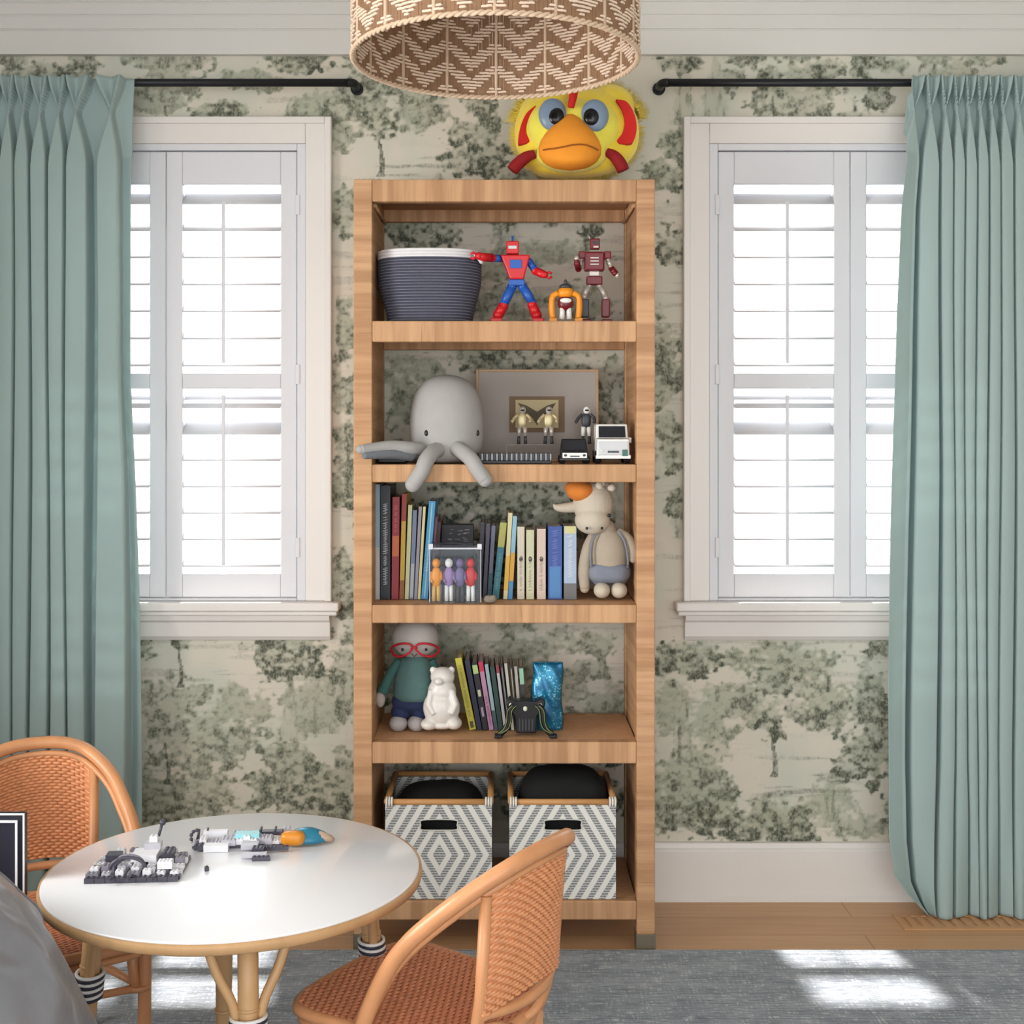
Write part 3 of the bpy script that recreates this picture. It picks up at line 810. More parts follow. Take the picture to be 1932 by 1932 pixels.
# ------------------------------------------------------------------ rattan chairs
def chair_proto():
    root = thing('rattan_chair', (0,0,0), 'x', 'chair', 'rattan children chairs')
    SZ = .318
    hp = [(0,-.262,.652), (.06,-.256,.648), (.105,-.238,.634), (.138,-.205,.608), (.163,-.165,.574), (.178,-.118,.532), (.188,-.085,.498), (.195,-.050,.450), (.200,-.006,.362), (.200,.020,.280), (.196,.036,.15), (.194,.044,.004)]
    half = hp[1:]
    full = [(-x, y, z) for (x, y, z) in reversed(half)]+[hp[0]]+half
    path = catmull(full, 8)
    MB().tube(path, .0150, 12).build('back_hoop', rattan, root)
    inner = []
    for p in path:
        if p.z < .30: continue
        q = Vector(p); q.z -= .025; q.x *= .955; q.y += .006; inner.append(q)
    MB().tube(inner, .0075, 8).build('inner_hoop', rattan, root)
    # woven back panel between two posts
    HX = .126
    def hoop_at(x):
        best = min((p for p in inner if p.y < -.1), key=lambda p: abs(p.x-x)); return best
    def pan(u, v):
        x = lerp(-HX, HX, u); t = hoop_at(x)
        zb, yb = .375+.015*math.cos(x/HX*PI/2), -.192
        z = lerp(zb, t.z-.004, v); y = lerp(yb-.028*math.cos(x/HX*1.2), t.y, v)
        return (x, y, z)
    w = MB(); NR = 33; NCc = 26
    for j in range(NR):
        v = (j+.5)/NR; pts_ = []
        for i in range(NCc*3+1):
            u = i/(NCc*3); p_ = Vector(pan(u, v)); p_.y += .0026*math.cos(PI*i/3+PI*j); pts_.append(p_)
        w.tube(pts_, .0041, 6)
    for i in range(1, NCc):
        w.tube([Vector(pan(i/NCc, t_/10)) for t_ in range(11)], .0020, 5)
    w.build('woven_back', cane, root, fix=False)
    for s in (-1, 1):
        tp = hoop_at(s*HX)
        MB().tube([(s*.108, -.168, .29), (s*.112, -.176, SZ), (s*.122, -.196, .40), (s*.126, tp.y-.002, tp.z)], [.011, .013, .012, .011], 10).build('back_post', rattan, root)
    MB().tube(catmull([(-.120,-.194,.375), (-.06,-.216,.372), (0,-.224,.372), (.06,-.216,.372), (.120,-.194,.375)], 5), .010, 8).build('lower_back_rail', rattan, root)
    br_ = MB()
    for s in (-1, 1):
        br_.tube(catmull([(s*.116,-.190,.35), (s*.08,-.204,.345), (s*.04,-.204,.325), (s*.012,-.185,SZ-.005)], 4), .008, 8)
        br_.tube(catmull([(s*.122,-.216,.60), (s*.150,-.214,.50), (s*.135,-.212,.40), (s*.120,-.210,.36)][::-1][1:], 4), .007, 8) if False else None
    br_.build('curved_brace', rattan, root)
    # seat
    outline = [(0,.215),(.09,.212),(.155,.196),(.180,.155),(.176,.06),(.165,-.06),(.142,-.135),(.105,-.172),(.05,-.188)]
    ol = outline+[(-x, y) for (x, y) in reversed(outline[1:])]+[(-.0,-.218)]
    ol = [(0,.215)]+outline[1:]+[(0,-.191)]+[(-x, y) for (x, y) in reversed(outline[1:])]
    pts = catmull([(x, y, SZ) for x, y in ol], 4, closed=True)
    s_ = MB(); ys = [p.y for p in pts]
    def halfw(y):
        xs_ = []
        for p, q in zip(pts, pts[1:]+pts[:1]):
            if (p.y-y)*(q.y-y) <= 0 and abs(p.y-q.y) > 1e-9: xs_.append(abs(p.x+(q.x-p.x)*(y-p.y)/(q.y-p.y)))
        return max(xs_) if xs_ else 0
    y_ = min(ys)+.004; j = 0
    while y_ < max(ys)-.003:
        hw = halfw(y_)-.002
        if hw > .01:
            n_ = max(6, int(hw*2/.0045)); pp = []
            for i in range(n_+1):
                x = -hw+2*hw*i/n_; pp.append((x, y_, SZ+.004-.008*(1-(x/hw)**2)*(1-((y_)/.22)**2)+.0022*math.cos(x/.0135*PI+PI*j)))
            s_.tube(pp, .0040, 6)
        y_ += .0074; j += 1
    s_.grid(lambda u, v: (pts[int(round(u*len(pts))) % len(pts)].x*v*.98, pts[int(round(u*len(pts))) % len(pts)].y*v*.98, SZ-.008), len(pts), 6)
    s_.build('woven_seat', cane_seat, root, fix=False)
    rl = MB(); rl.tube([(p.x, p.y, SZ-.004) for p in pts], .012, 8, closed=True); rl.tube([(p.x*.97, p.y*.97, SZ-.026) for p in pts], .009, 8, closed=True)
    rl.build('seat_rail', rattan, root)
    for s in (-1, 1):
        l = MB()
        l.tube([(s*.170, .010, SZ-.01), (s*.171, .030, .20), (s*.176, .038, .155)], [.0105, .0115, .011], 10)
        l.tube([(s*.185, .037, .148), (s*.185, .037, .160)], .026, 12, flat=.7)
        l.build('front_leg', rattan, root)
        l = MB(); l.tube([(s*.108, -.168, .30), (s*.110, -.168, .15), (s*.112, -.168, 0.0)], [.013, .013, .012], 10)
        l.build('rear_leg', rattan, root)
        MB().tube([(s*.192, .038, .154), (s*.110, -.168, .154)], .009, 8).build('side_stretcher', rattan, root)
    MB().tube([(-.192, .040, .154), (.192, .040, .154)], .009, 8).build('front_stretcher', rattan, root)
    return root
ch = chair_proto()
def place(o, x, y, fx, fy, label):
    o.location = (x, y, .0095); o.rotation_euler = (0, 0, math.atan2(-fx, fy)); o['label'] = label
place(ch, -.990, 2.760, .45, -.89, 'orange-brown rattan chair with rounded woven back facing out before the curtain')
ch2 = copy_tree(ch)
place(ch2, -.135, 2.400, -.84, .55, 'orange-brown rattan chair seen from behind, tucked in under the white table')

# ------------------------------------------------------------------ bean bag and framed board at the edge
def beanbag():
    cx, cy = -1.115, 2.02; rx, ry, h = .455, .375, .715
    def fn(u, v):
        a = 2*PI*u; e = .72
        def pw(q, k): return math.copysign(abs(q)**k, q)
        th = PI/2*v
        rr = math.cos(th)**e if v < 1 else 0
        z = math.sin(th)**e*h
        k = 1+.020*max(0, math.sin(9*a-14*v+2*math.sin(3*v)))**3+.016*max(0, math.sin(7*a+19*v))**4+.012*math.sin(5*a+6*v)+.010*math.sin(11*a-9*v)+.014*math.sin(17*a+3*v)*v*(1-v)*3
        sag = 1+.03*math.sin(v*PI)
        return (cx+rx*rr*k*sag*math.cos(a), cy+ry*rr*k*sag*math.sin(a), .010+z)
    m = M('charcoal_grey_fabric', (122,123,130), .34, .05, 12, .6, 14, .012, sheen=.1, spec=.6)
    root = thing('bean_bag', (cx, cy, 0), 'plump smooth grey bean bag in front of the rattan chair', 'bean bag')
    b = MB(); b.grid(fn, 160, 90); b.box(cx-.02,cx+.02,cy-.02,cy+.02,.0095,.02)
    b.build('cover', m, root, fix=False)
    p = MB()
    for a in (R(-35), R(40), R(-95)):
        pts = []
        for j in range(40):
            v = j/40; q = Vector(fn(a/(2*PI), v)); d = Vector((math.cos(a), math.sin(a), 0)); pts.append(q+d*.001)
        p.tube(pts, .0028, 6)
    p.build('seam_piping', m, root)
beanbag()
def board():
    D = 2.445; x1 = PX(46, D); x0 = x1-.36; z1 = PZ(1535, D)
    root = thing('framed_board', ((x0+x1)/2, D+.01, .0095), 'dark board in a thin white and black frame standing behind the grey bean bag', 'framed board')
    blk = M('black_frame', (38,38,48), .4, .03); wh = M('white_bead', (236,236,240), .4, .01); dk = M('charcoal_panel', (44,43,54), .35, .08, 3)
    def frame(mb, a, b, c, d, w, y0, y1):
        mb.box(a, a+w, y0, y1, c, d); mb.box(b-w, b, y0, y1, c, d); mb.box(a+w, b-w, y0, y1, d-w, d); mb.box(a+w, b-w, y0, y1, c, c+w)
    m = MB(); frame(m, x0, x1, .0095, z1, .0026, D-.002, D+.002); m.build('outer_bead', wh, root)
    m = MB(); frame(m, x0+.0027, x1-.0027, .0122, z1-.0027, .0103, D+.0001, D+.022); m.build('frame', blk, root)
    m = MB(); frame(m, x0+.013, x1-.013, .0225, z1-.013, .004, D-.003, D+.018); m.build('inner_bead', wh, root)
    MB().box(x0+.017, x1-.017, D+.006, D+.02, .0265, z1-.017).build('panel', dk, root)
board()
#PART2
# ------------------------------------------------------------------ toys on top of the bookcase
def bird():
    D = 3.56; k = F/D; base = ST['top']
    root = thing('bird_plush', (PX(1080, D), D, base), 'fluffy yellow bird plush with large orange beak on top of the bookcase', 'plush toy')
    yel = M('yellow_plush', (236,208,62), .9, .08, 20, .4, 300, sheen=.4); yel2 = M('pale_yellow_plush', (232,222,84), .9, .06, 20, .4, 300, sheen=.4)
    org = M('orange_felt', (236,150,44), .8, .08, 16, .3, 300); red = M('red_felt', (196,26,22), .75, .08, 20, .2, 300)
    def Q(px, py, dy=0): return Vector((PX(px, D), D+dy, PZ(py, D)))
    b = MB()
    b.ell(Q(1088, 252), (118/k, .085, 84/k), nu=40, nv=24, e=.85)
    b.ell(Q(1150, 200, .02), (50/k, .07, 44/k)); b.ell(Q(1020, 215, .02), (44/k, .07, 40/k)); b.ell(Q(1075, 305, .0), (95/k, .075, 26/k))
    b.ell(Q(1075, 322, .0), (70/k, .06, 16/k))
    body = b.build('body', yel, root, remesh=.005, smooth_mod=3)
    fz = MB(); rnd = random.Random(11)
    for i in range(9000):
        th = rnd.uniform(0, 2*PI); ph = rnd.uniform(-.75, 1.3)
        n = Vector((math.cos(th)*math.cos(ph), rnd.uniform(-.15, .8), math.sin(th)))
        n = Vector((math.cos(th), rnd.uniform(-.25, .9), math.sin(th))).normalized()
        p = Q(1088, 250, .012)+Vector((n.x*110/k, n.y*.075, n.z*80/k))
        if p.z < base+.012: continue
        if n.x > .2 and n.z > .2: p += Vector((13/k, 0, 14/k))
        if n.x < -.3 and n.z > .2: p += Vector((-8/k, 0, 8/k))
        L = rnd.uniform(.018, .040); d = (n+Vector((rnd.uniform(-.5,.5), rnd.uniform(-.3,.3), rnd.uniform(-.5,.3)))).normalized()
        s = d.cross(Vector((0,1,0.1))).normalized()*.0014; q = d.cross(s).normalized()*.0014
        fz._add([p+s, p-s*.5+q, p-s*.5-q, p+d*L], [(0,1,3),(1,2,3),(2,0,3)], True)
    o = fz.build('fur', yel, root, fix=False); o['kind'] = 'stuff'
    fc = MB(); fc.ell(Q(1078, 262, -.055), (72/k, .055, 66/k), nu=32, nv=20, e=.9); fc.ell(Q(1036, 250, -.05), (42/k, .05, 46/k)); fc.ell(Q(1122, 250, -.05), (46/k, .05, 50/k))
    fc.ell(Q(1075, 302, -.06), (66/k, .05, 32/k))
    fc.build('face', yel2, root, remesh=.004, smooth_mod=3)
    bk = MB()
    def beak(u, v):
        a = PI*u; y = lerp(334, 226, v); w = 62*(math.sin(PI*min(1, (1-v)**.62*.98+.0))**.55) if v < 1 else 0
        prof = [(0,.0),(.03,26),(.08,40),(.15,50),(.26,57),(.38,58),(.50,54),(.62,46),(.74,35),(.85,24),(.94,13),(1,0)]
        for (a0, w0), (a1, w1) in zip(prof, prof[1:]):
            if v <= a1: w = lerp(w0, w1, (v-a0)/(a1-a0)); break
        dep = .050*math.sin(min(1, w/57)*PI/2)*(1.0+.5*(1-v))
        q = Q(1072-w*math.cos(a), y, -.088); q.y -= dep*math.sin(a); return q
    bk.grid(beak, 30, 30); bk.grid(lambda u, v: beak(u, v)*1.0+Vector((0, .0, 0)) if False else Vector((beak(u, v).x, D-.086, beak(u, v).z)), 30, 30)
    beak_o = bk.build('beak', org, root)
    ml = MB(); pts = []
    for i in range(15):
        t = i/14; x = lerp(1022, 1122, t); y = 302-4*math.sin(t*PI)+3*math.sin(t*PI*2)
        dd = .062*math.sqrt(max(0, 1-((x-1072)/58)**2)); q = Q(x, y, -.088-dd-.008); pts.append(q)
    ml.tube(pts, .0022, 6); ml.build('mouth_seam', M('dark_orange', (150,84,24), .8), beak_o)
    for (ex, ey, px_, py_) in ((1040, 233, 1046, 238), (1117, 235, 1111, 239)):
        e = MB(); e.ell(Q(ex, ey, -.100), (26/k, .018, 30/k)).build('eye', M('slate_blue_eye', (122,142,166), .3, .05), root)
        p = MB(); p.ell(Q(px_, py_, -.112), (15/k, .010, 16/k)).build('pupil', M('black_pupil', (14,16,18), .2, 0), root)
    c = MB(); c.tube(catmull([Q(1084, 172, -.070), Q(1080, 185, -.098), Q(1077, 202, -.112), Q(1073, 222, -.112)], 5), [.009+.003*math.sin(i/15*PI) for i in range(16)], 12).build('crest', red, root)
    def crescent(outer, inner, dy, nm):
        poly = [(PX(a, D), PZ(b_, D)) for a, b_ in outer+inner[::-1]]
        MB().prism(poly, D+dy, D+dy+.03, 'xz').build(nm, red, root, bevel=.006, seg=3)
    def arc(pts, n=6): return [(p.x, p.y) for p in catmull([(a, b_, 0) for a, b_ in pts], n)]
    crescent(arc([(1158,200),(1178,205),(1192,228),(1196,255),(1190,278),(1180,283)]), arc([(1158,202),(1168,218),(1174,240),(1170,262),(1160,276),(1164,282)]), -.075, 'ear')
    crescent(arc([(1010,208),(992,224),(981,250),(977,278),(984,281)]), arc([(1012,212),(1000,228),(992,248),(993,262),(999,275),(992,280)]), -.060, 'ear')
    for pts in ([(1008,300),(992,306),(975,320),(966,331)], [(1140,296),(1155,304),(1166,318),(1172,331)]):
        w = MB(); pp = catmull([Q(a, b_, -.065) for a, b_ in pts], 5)
        w.tube(pp, [.008+.010*math.sin(min(1, (i+3)/16)*PI*.6) for i in range(len(pp))], 12); w.build('wing', M('dark_red_felt', (140,20,26), .8, .08), root)
bird()

# ------------------------------------------------------------------ shelf one: rope basket and toy figures
def basket():
    D = 3.54; cx, cy, z0 = -.2035, D, ST['s1']+.0005
    root = thing('rope_basket', (cx, cy, z0), 'dark grey coiled rope basket with white rim on the top open shelf', 'basket')
    dk = M('slate_rope', (66,68,84), .85, .12, 90, .5, 500); lt = M('pale_thread', (124,124,138), .85, .08, 90); wh = M('white_rope', (222,220,222), .8, .04, 60, .4, 400)
    H = .200; n = 22
    def ring(z, grow=0):
        t = z/H; s = .82+.18*smooth01(t*1.5)
        rx, ry = .1405*s+grow, .112*s+grow
        pts = []
        for i in range(64):
            a = 2*PI*i/64; ca, sa = math.cos(a), math.sin(a); e = .78
            pts.append((cx+rx*math.copysign(abs(ca)**e, ca), cy+ry*math.copysign(abs(sa)**e, sa), z0+z))
        return pts
    b = MB(); l = MB(); p = H*.88/n
    for i in range(n):
        b.tube(ring(p*(i+.5)), p*.53, 8, closed=True); l.tube(ring(p*(i+1), p*.40), p*.17, 5, closed=True)
    b.lathe([(0,.002),(.112,.002),(.112,.006),(0,.006)], (cx, cy, z0), 32, 1, .8)
    b.build('coiled_body', dk, root); l.build('stitching', lt, root)
    r = MB()
    for i in range(3): r.tube(ring(H*.88+p*(i+.5), .001), p*.56, 8, closed=True)
    r.build('rim', wh, root)
    hd = MB(); hd.tube(catmull([(cx+.128, cy-.085, z0+H-.012), (cx+.142, cy-.090, z0+H-.030), (cx+.147, cy-.080, z0+H-.034), (cx+.150, cy-.055, z0+H-.012)], 5), .0055, 8)
    hd.build('handle', wh, root)
basket()

red_p = M('red_plastic', (206,30,38), .35, .05); blue_p = M('blue_plastic', (34,88,176), .35, .05); mar_p = M('maroon_plastic', (110,26,34), .3, .06); sil_p = M('silver_plastic', (190,182,176), .3, .06, metal=.3)
blk_p = M('black_plastic', (22,22,26), .35, .03); dkg_p = M('dark_grey_plastic', (60,62,68), .4, .05); wht_p = M('white_plastic', (228,228,226), .35, .02); org_p = M('orange_plastic', (232,146,34), .35, .06); gold_p = M('pale_gold_plastic', (198,184,146), .35, .08, metal=.3)
def limb(name, mat_, pts, radii, root, D, n=10):
    m = MB(); pp = [Vector((PX(a, D), D+(c if c else 0), PZ(b, D))) for a, b, c in pts]
    m.tube(pp, [r*D/F for r in radii], n)
    for q, r in ((pp[0], radii[0]), (pp[-1], radii[-1])): m.ell(q, r*D/F*1.02, nu=12, nv=8)
    return m.build(name, mat_, root)
def box_at(name, mat_, px, py, wpx, hpx, dep, root, D, dy=0, rot=0, bev=.003):
    k = F/D; c = Vector((PX(px, D), D+dy, PZ(py, D)))
    m = MB(); m.cbox((0,0,0), (wpx/k, dep, hpx/k), Matrix.Translation(c) @ Matrix.Rotation(R(rot), 4, 'Y')); return m.build(name, mat_, root, bevel=bev)
def red_blue():                  # plain box-headed toy robot
    D = 3.50; k = F/D; zf = ST['s1']
    root = thing('toy_robot', (PX(975, D), D, zf), 'red and blue boxy toy robot with outstretched arms beside the rope basket', 'toy robot', 'toy figures on the top open shelf')
    h = box_at('head', red_p, 967, 468, 24, 24, .032, root, D); box_at('visor', M('pale_visor', (206,206,210), .25, .02), 967, 468, 16, 6, .004, h, D, -.016, 0, .001)
    m = MB(); m.tube([Vector((PX(967,D), D, PZ(456,D))), Vector((PX(967,D), D, PZ(449,D)))], 1.6/k, 8); m.ell(Vector((PX(967,D), D, PZ(448,D))), 3/k, nu=10, nv=8); m.build('antenna', blue_p, h)
    m = MB(); m.prism([(PX(x,D), PZ(y,D)) for x, y in ((944,482),(1000,482),(994,506),(988,528),(962,528),(954,506))], D-.020, D+.020); m.build('torso', red_p, root, bevel=.004)
    box_at('chest_panel', blue_p, 973, 500, 22, 16, .004, root, D, -.021, 0, .001); box_at('hips', blue_p, 975, 534, 30, 12, .034, root, D)
    for pts, c in (([(945,488,0),(930,489,-.022)], blue_p), ([(999,494,0),(1008,508,0)], blue_p)): limb('upper_arm', c, pts, [7,7], root, D)
    for pts in ([(928,489,-.026),(912,490,-.052),(904,489,-.064)], [(1010,511,0),(1022,517,-.006),(1027,519,-.01)]): limb('forearm', red_p, pts, [8,8,7], root, D)
    for (x, y, s_, dy) in ((899,489,-1,-.068), (1031,520,1,-.01)):
        m = MB()
        for v in (-1, 1): m.tube([Vector((PX(x,D), D+dy, PZ(y+v*3,D))), Vector((PX(x+s_*5,D), D+dy, PZ(y+v*6,D))), Vector((PX(x+s_*10,D), D+dy, PZ(y+v*3,D)))], 2.3/k, 6)
        m.build('claw', red_p, root)
    for pts in ([(966,541,0),(957,560,0),(951,573,0)], [(986,541,0),(997,558,0),(1004,571,0)]): limb('thigh', blue_p, pts, [9,9,8], root, D)
    for (x0_, y0_, x1_, y1_) in ((950,577,940,598), (1004,575,1012,598)):
        limb('shin', red_p, [(x0_,y0_,0),(x1_,y1_-4,0)], [9,10], root, D)
    for x in (937, 1015): box_at('foot', red_p, x, PY1(D, zf)-5, 22, 9, .045, root, D, -.008)
def PY1(D, z): return 815-(z+.0006-CAM_Z)*F/D
red_blue()
def maroon():                    # plain dark red toy robot with silver joints
    D = 3.52; k = F/D; zf = ST['s1']
    root = thing('toy_robot', (PX(1125, D), D, zf), 'dark red boxy toy robot with silver joints beside the bookcase upright', 'toy robot', 'toy figures on the top open shelf')
    h = box_at('head', mar_p, 1122, 461, 18, 20, .026, root, D); box_at('visor', dkg_p, 1124, 459, 12, 5, .004, h, D, -.013, 0, .001); box_at('jaw', sil_p, 1124, 467, 10, 4, .004, h, D, -.013, 0, .001)
    for sx in (-1, 1): 
        m = MB(); m.tube([Vector((PX(1122+sx*8,D), D, PZ(452,D))), Vector((PX(1122+sx*12,D), D, PZ(444,D)))], 1.4/k, 6); m.build('antenna', sil_p, h)
    box_at('torso', mar_p, 1121, 494, 38, 36, .032, root, D, 0, 0, .005); box_at('waist', sil_p, 1121, 517, 20, 10, .024, root, D); box_at('hips', mar_p, 1121, 530, 30, 16, .028, root, D)
    for i in range(3): box_at('vent', sil_p, 1121, 488+i*6, 16, 2.4, .003, root, D, -.0165, 0, .0005)
    for x, y in ((1098,482),(1146,482)): box_at('shoulder', mar_p, x, y, 13, 14, .026, root, D)
    limb('upper_arm', sil_p, [(1097,490,0),(1092,505,-.004)], [5,5], root, D); limb('forearm', mar_p, [(1091,508,-.005),(1088,499,-.02),(1087,495,-.025)], [6,6,5], root, D)
    limb('upper_arm', sil_p, [(1147,490,0),(1153,504,0)], [5,5], root, D); limb('forearm', mar_p, [(1154,507,0),(1160,516,-.01)], [6,6], root, D)
    for (x, y, dy) in ((1087,490,-.025), (1164,520,-.01)):
        m = MB(); m.ell(Vector((PX(x,D), D+dy, PZ(y,D))), (5/k,5/k,6/k), nu=12, nv=8); m.build('hand', sil_p, root)
    limb('thigh', sil_p, [(1111,540,0),(1105,550,-.002),(1102,560,-.004)], [6,6,6], root, D); limb('thigh', sil_p, [(1131,540,0),(1138,552,0),(1142,562,0)], [6,6,6], root, D)
    for x0_, x1_ in ((1102,1105), (1142,1143)): box_at('shin', mar_p if x0_ > 1120 else dkg_p, (x0_+x1_)/2, 582, 15, 34, .022, root, D)
    for x in (1106, 1144): box_at('foot', mar_p, x, PY1(D, zf)-4, 20, 8, .04, root, D, -.008)
maroon()
def small_orange():
    D = 3.46; k = F/D; zf = ST['s1']
    root = thing('toy_figure', (PX(1067, D), D, zf), 'small squat orange and white toy figure between two taller figures', 'toy figure', 'toy figures on the top open shelf')
    def V(px, py, dy=0): return Vector((PX(px,D), D+dy, PZ(py,D)))
    for s in (-1, 1):
        m = MB(); m.tube(catmull([V(1067+s*14,553), V(1067+s*24,560), V(1067+s*26,580), V(1067+s*24,601)], 5), [6/k]*16, 10); m.box(V(1067+s*24-7,0).x, V(1067+s*24+7,0).x, D-.02, D+.008, zf+.0005, zf+.010)
        m.build('arm', org_p, root)
        m = MB(); m.tube([V(1067+s*6,580,-.004), V(1067+s*7,603,-.004)], 5/k, 8); m.build('leg', wht_p, root)
    m = MB(); m.ell(V(1067,552), (15/k, 12/k, 12/k)); m.build('head', org_p, root)
    m = MB(); m.ell(V(1067,572), (15/k, 12/k, 16/k)); m.build('body', mar_p, root)
    m = MB(); m.ell(V(1067,568,-.016), (11/k, 4/k, 5/k)); m.build('beard', wht_p, root)
    m = MB(); m.ell(V(1067,541), (12/k, 11/k, 6/k)); m.ell(V(1067,533), (3.5/k, 3.5/k, 6/k)); m.build('cap', dkg_p, root)
small_orange()

# ------------------------------------------------------------------ shelf two
def octopus():
    D = 3.53; k = F/D; z0 = ST['s2']
    root = thing('octopus_plush', (PX(843, D), D, z0), 'light grey knitted octopus plush with two arms dangling over the shelf edge', 'plush toy')
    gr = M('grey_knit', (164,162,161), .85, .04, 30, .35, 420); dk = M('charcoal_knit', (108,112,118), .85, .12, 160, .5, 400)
    b = MB()
    prof = [(0, 874), (40, 873), (60, 864), (67.5, 847), (70.5, 822), (70.5, 800), (68.5, 777), (63.5, 752), (56, 734), (43, 719), (27, 711), (12, 707.5), (0, 706.5)]
    b.lathe([(r/k, PZ(y, D)) for r, y in prof], (PX(843, D), D, 0), 48, 1, .9)
    body = b.build('body', gr, root, sub=1)
    def arm(pts, rad, flat=1.0, m_=gr):
        m = MB(); pp = catmull([Vector((PX(x, d), d, PZ(y, d))) for x, y, d in pts], 6)
        n = len(pp); rr = [rad[0]+(rad[1]-rad[0])*i/(n-1) for i in range(n)]; 
        m.tube(pp, rr, 14, flat=flat); m.ell(pp[-1], rr[-1]*1.0, nu=12, nv=8); return m.build('arm', m_, root)
    arm([(846,846,3.50),(822,850,3.44),(806,866,3.392),(795,890,3.376),(779,914,3.374)], (.022,.021))
    arm([(848,846,3.50),(866,848,3.44),(888,866,3.392),(900,885,3.376),(915,905,3.374)], (.022,.020))
    arm([(810,850,3.50),(780,846,3.43),(740,842,3.40),(705,845,3.375),(680,848,3.355)], (.020,.012))
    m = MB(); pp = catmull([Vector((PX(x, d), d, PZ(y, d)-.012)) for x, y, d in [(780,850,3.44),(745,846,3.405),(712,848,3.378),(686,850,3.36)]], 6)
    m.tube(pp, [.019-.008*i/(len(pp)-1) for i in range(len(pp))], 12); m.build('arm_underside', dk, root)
    arm([(870,856,3.55),(888,864,3.57),(896,866,3.60)], (.018,.014)); arm([(815,856,3.56),(790,864,3.60),(770,866,3.64)], (.018,.014))
    for px in (808, 901):
        dx = (px-843)/k; rx = 69/k; ry = .9*rx; y = D-ry*math.sqrt(max(0, 1-(dx/rx)**2))
        MB().ell(Vector((PX(843, D)+dx, y-.001, PZ(817, D))), (.0062,.004,.0085)).build('eye', blk_p, root)
octopus()

def frame_pic():
    D = 3.70; k = F/D; z0 = ST['s2']
    x0, x1, z1 = PX(898, D), PX(1129, D), PZ(697, D)
    root = thing('picture_frame', ((x0+x1)/2, D, z0), 'thin wooden picture frame with wide grey mat behind the octopus', 'picture frame')
    wd = M('pale_frame_wood', (170,140,108), .5, .1); mt = M('grey_mat_board', (160,153,147), .8, .02); br_ = M('brown_mount', (112,88,62), .6, .08); tan = M('tan_print', (186,172,132), .6, .06); dk = M('dark_print', (84,74,52), .6, .15, 60)
    y0, y1 = D-.010, D+.010; w = .008; zb = z0+.0005
    m = MB(); m.box(x0, x0+w, y0, y1, zb, z1); m.box(x1-w, x1, y0, y1, zb, z1); m.box(x0+w, x1-w, y0, y1, z1-w, z1); m.box(x0+w, x1-w, y0, y1, zb, zb+w); m.build('frame', wd, root, bevel=.0015)
    MB().box(x0+w, x1-w, y0+.005, y1-.002, zb+w, z1-w).build('mat', mt, root)
    a, b, c, d = PX(961,D), PX(1065,D), PZ(816,D), PZ(748,D)
    p = MB().box(a, b, y0+.003, y0+.0051, c, d).build('picture', br_, root)
    MB().box(a+.018, b-.018, y0+.0018, y0+.0031, c+.014, d-.010).build('print', tan, p)
    m = MB(); cx, cz = (a+b)/2, (c+d)/2+.004
    m.prism([(cx-.056,cz+.030),(cx-.03,cz+.022),(cx,cz+.004),(cx+.03,cz+.022),(cx+.056,cz+.030),(cx+.038,cz+.002),(cx+.012,cz-.016),(cx,cz-.036),(cx-.012,cz-.016),(cx-.038,cz+.002)], y0+.0008, y0+.0019)
    m.build('motif', dk, p)
frame_pic()
acr = m_glass('clear_acrylic', (.93,.94,.95,1), .022)
def riser_and_minis():
    z0 = ST['s2']; D = 3.60; k = F/D
    zt = z0+.052
    root = thing('display_riser', (PX(1030, D), D, z0), 'clear acrylic riser under three tiny figures in front of the picture frame', 'display stand')
    x0, x1 = PX(955, D), PX(1135, D)
    m = MB(); m.box(x0, x1, D-.03, D+.03, zt-.002, zt); m.box(x0, x0+.002, D-.03, D+.03, z0+.0005, zt-.002); m.box(x1-.002, x1, D-.03, D+.03, z0+.0005, zt-.002)
    m.build('clear_stand', acr, root)
    rows = [(985, 'small silver toy figure standing before the picture, nearest the octopus', gold_p, sil_p), (1035, 'small silver toy figure standing before the edge of the brown print', gold_p, sil_p), (1106, 'small white toy figure standing above the little black car', dkg_p, wht_p)]
    for cx, lab, up, lo in rows:
        r = thing('toy_figure', (PX(cx, D), D, zt), lab, 'toy figure', 'tiny toy figures before the picture')
        def V(dx, h, dy=0): return Vector((PX(cx+dx, D), D+dy, zt+h/k))
        for s in (-1, 1):
            m = MB(); m.tube([V(s*6.5, 0.6), V(s*6, 16)], [3.4/k, 2.6/k], 8); m.build('boot', dkg_p, r)
            m = MB(); m.tube([V(s*6, 15.5), V(s*5, 33)], [3.6/k, 4.6/k], 8); m.build('leg', lo, r)
            m = MB(); m.tube(catmull([V(s*8, 56), V(s*15, 49, -.004), V(s*(20 if s < 0 else 15), 41, -.012)], 4), [3.2/k]*9, 8); m.build('arm', up, r)
        m = MB(); m.ell(V(0, 45), (9/k, 6/k, 14/k), e=.8); m.build('torso', up, r)
        m = MB(); m.ell(V(1, 64), (6.5/k, 6/k, 7.5/k)); h = m.build('head', lo, r)
        m = MB(); m.ell(V(1, 64, -5/k), (4/k, 2/k, 2/k)); m.build('visor', blk_p, h)
riser_and_minis()
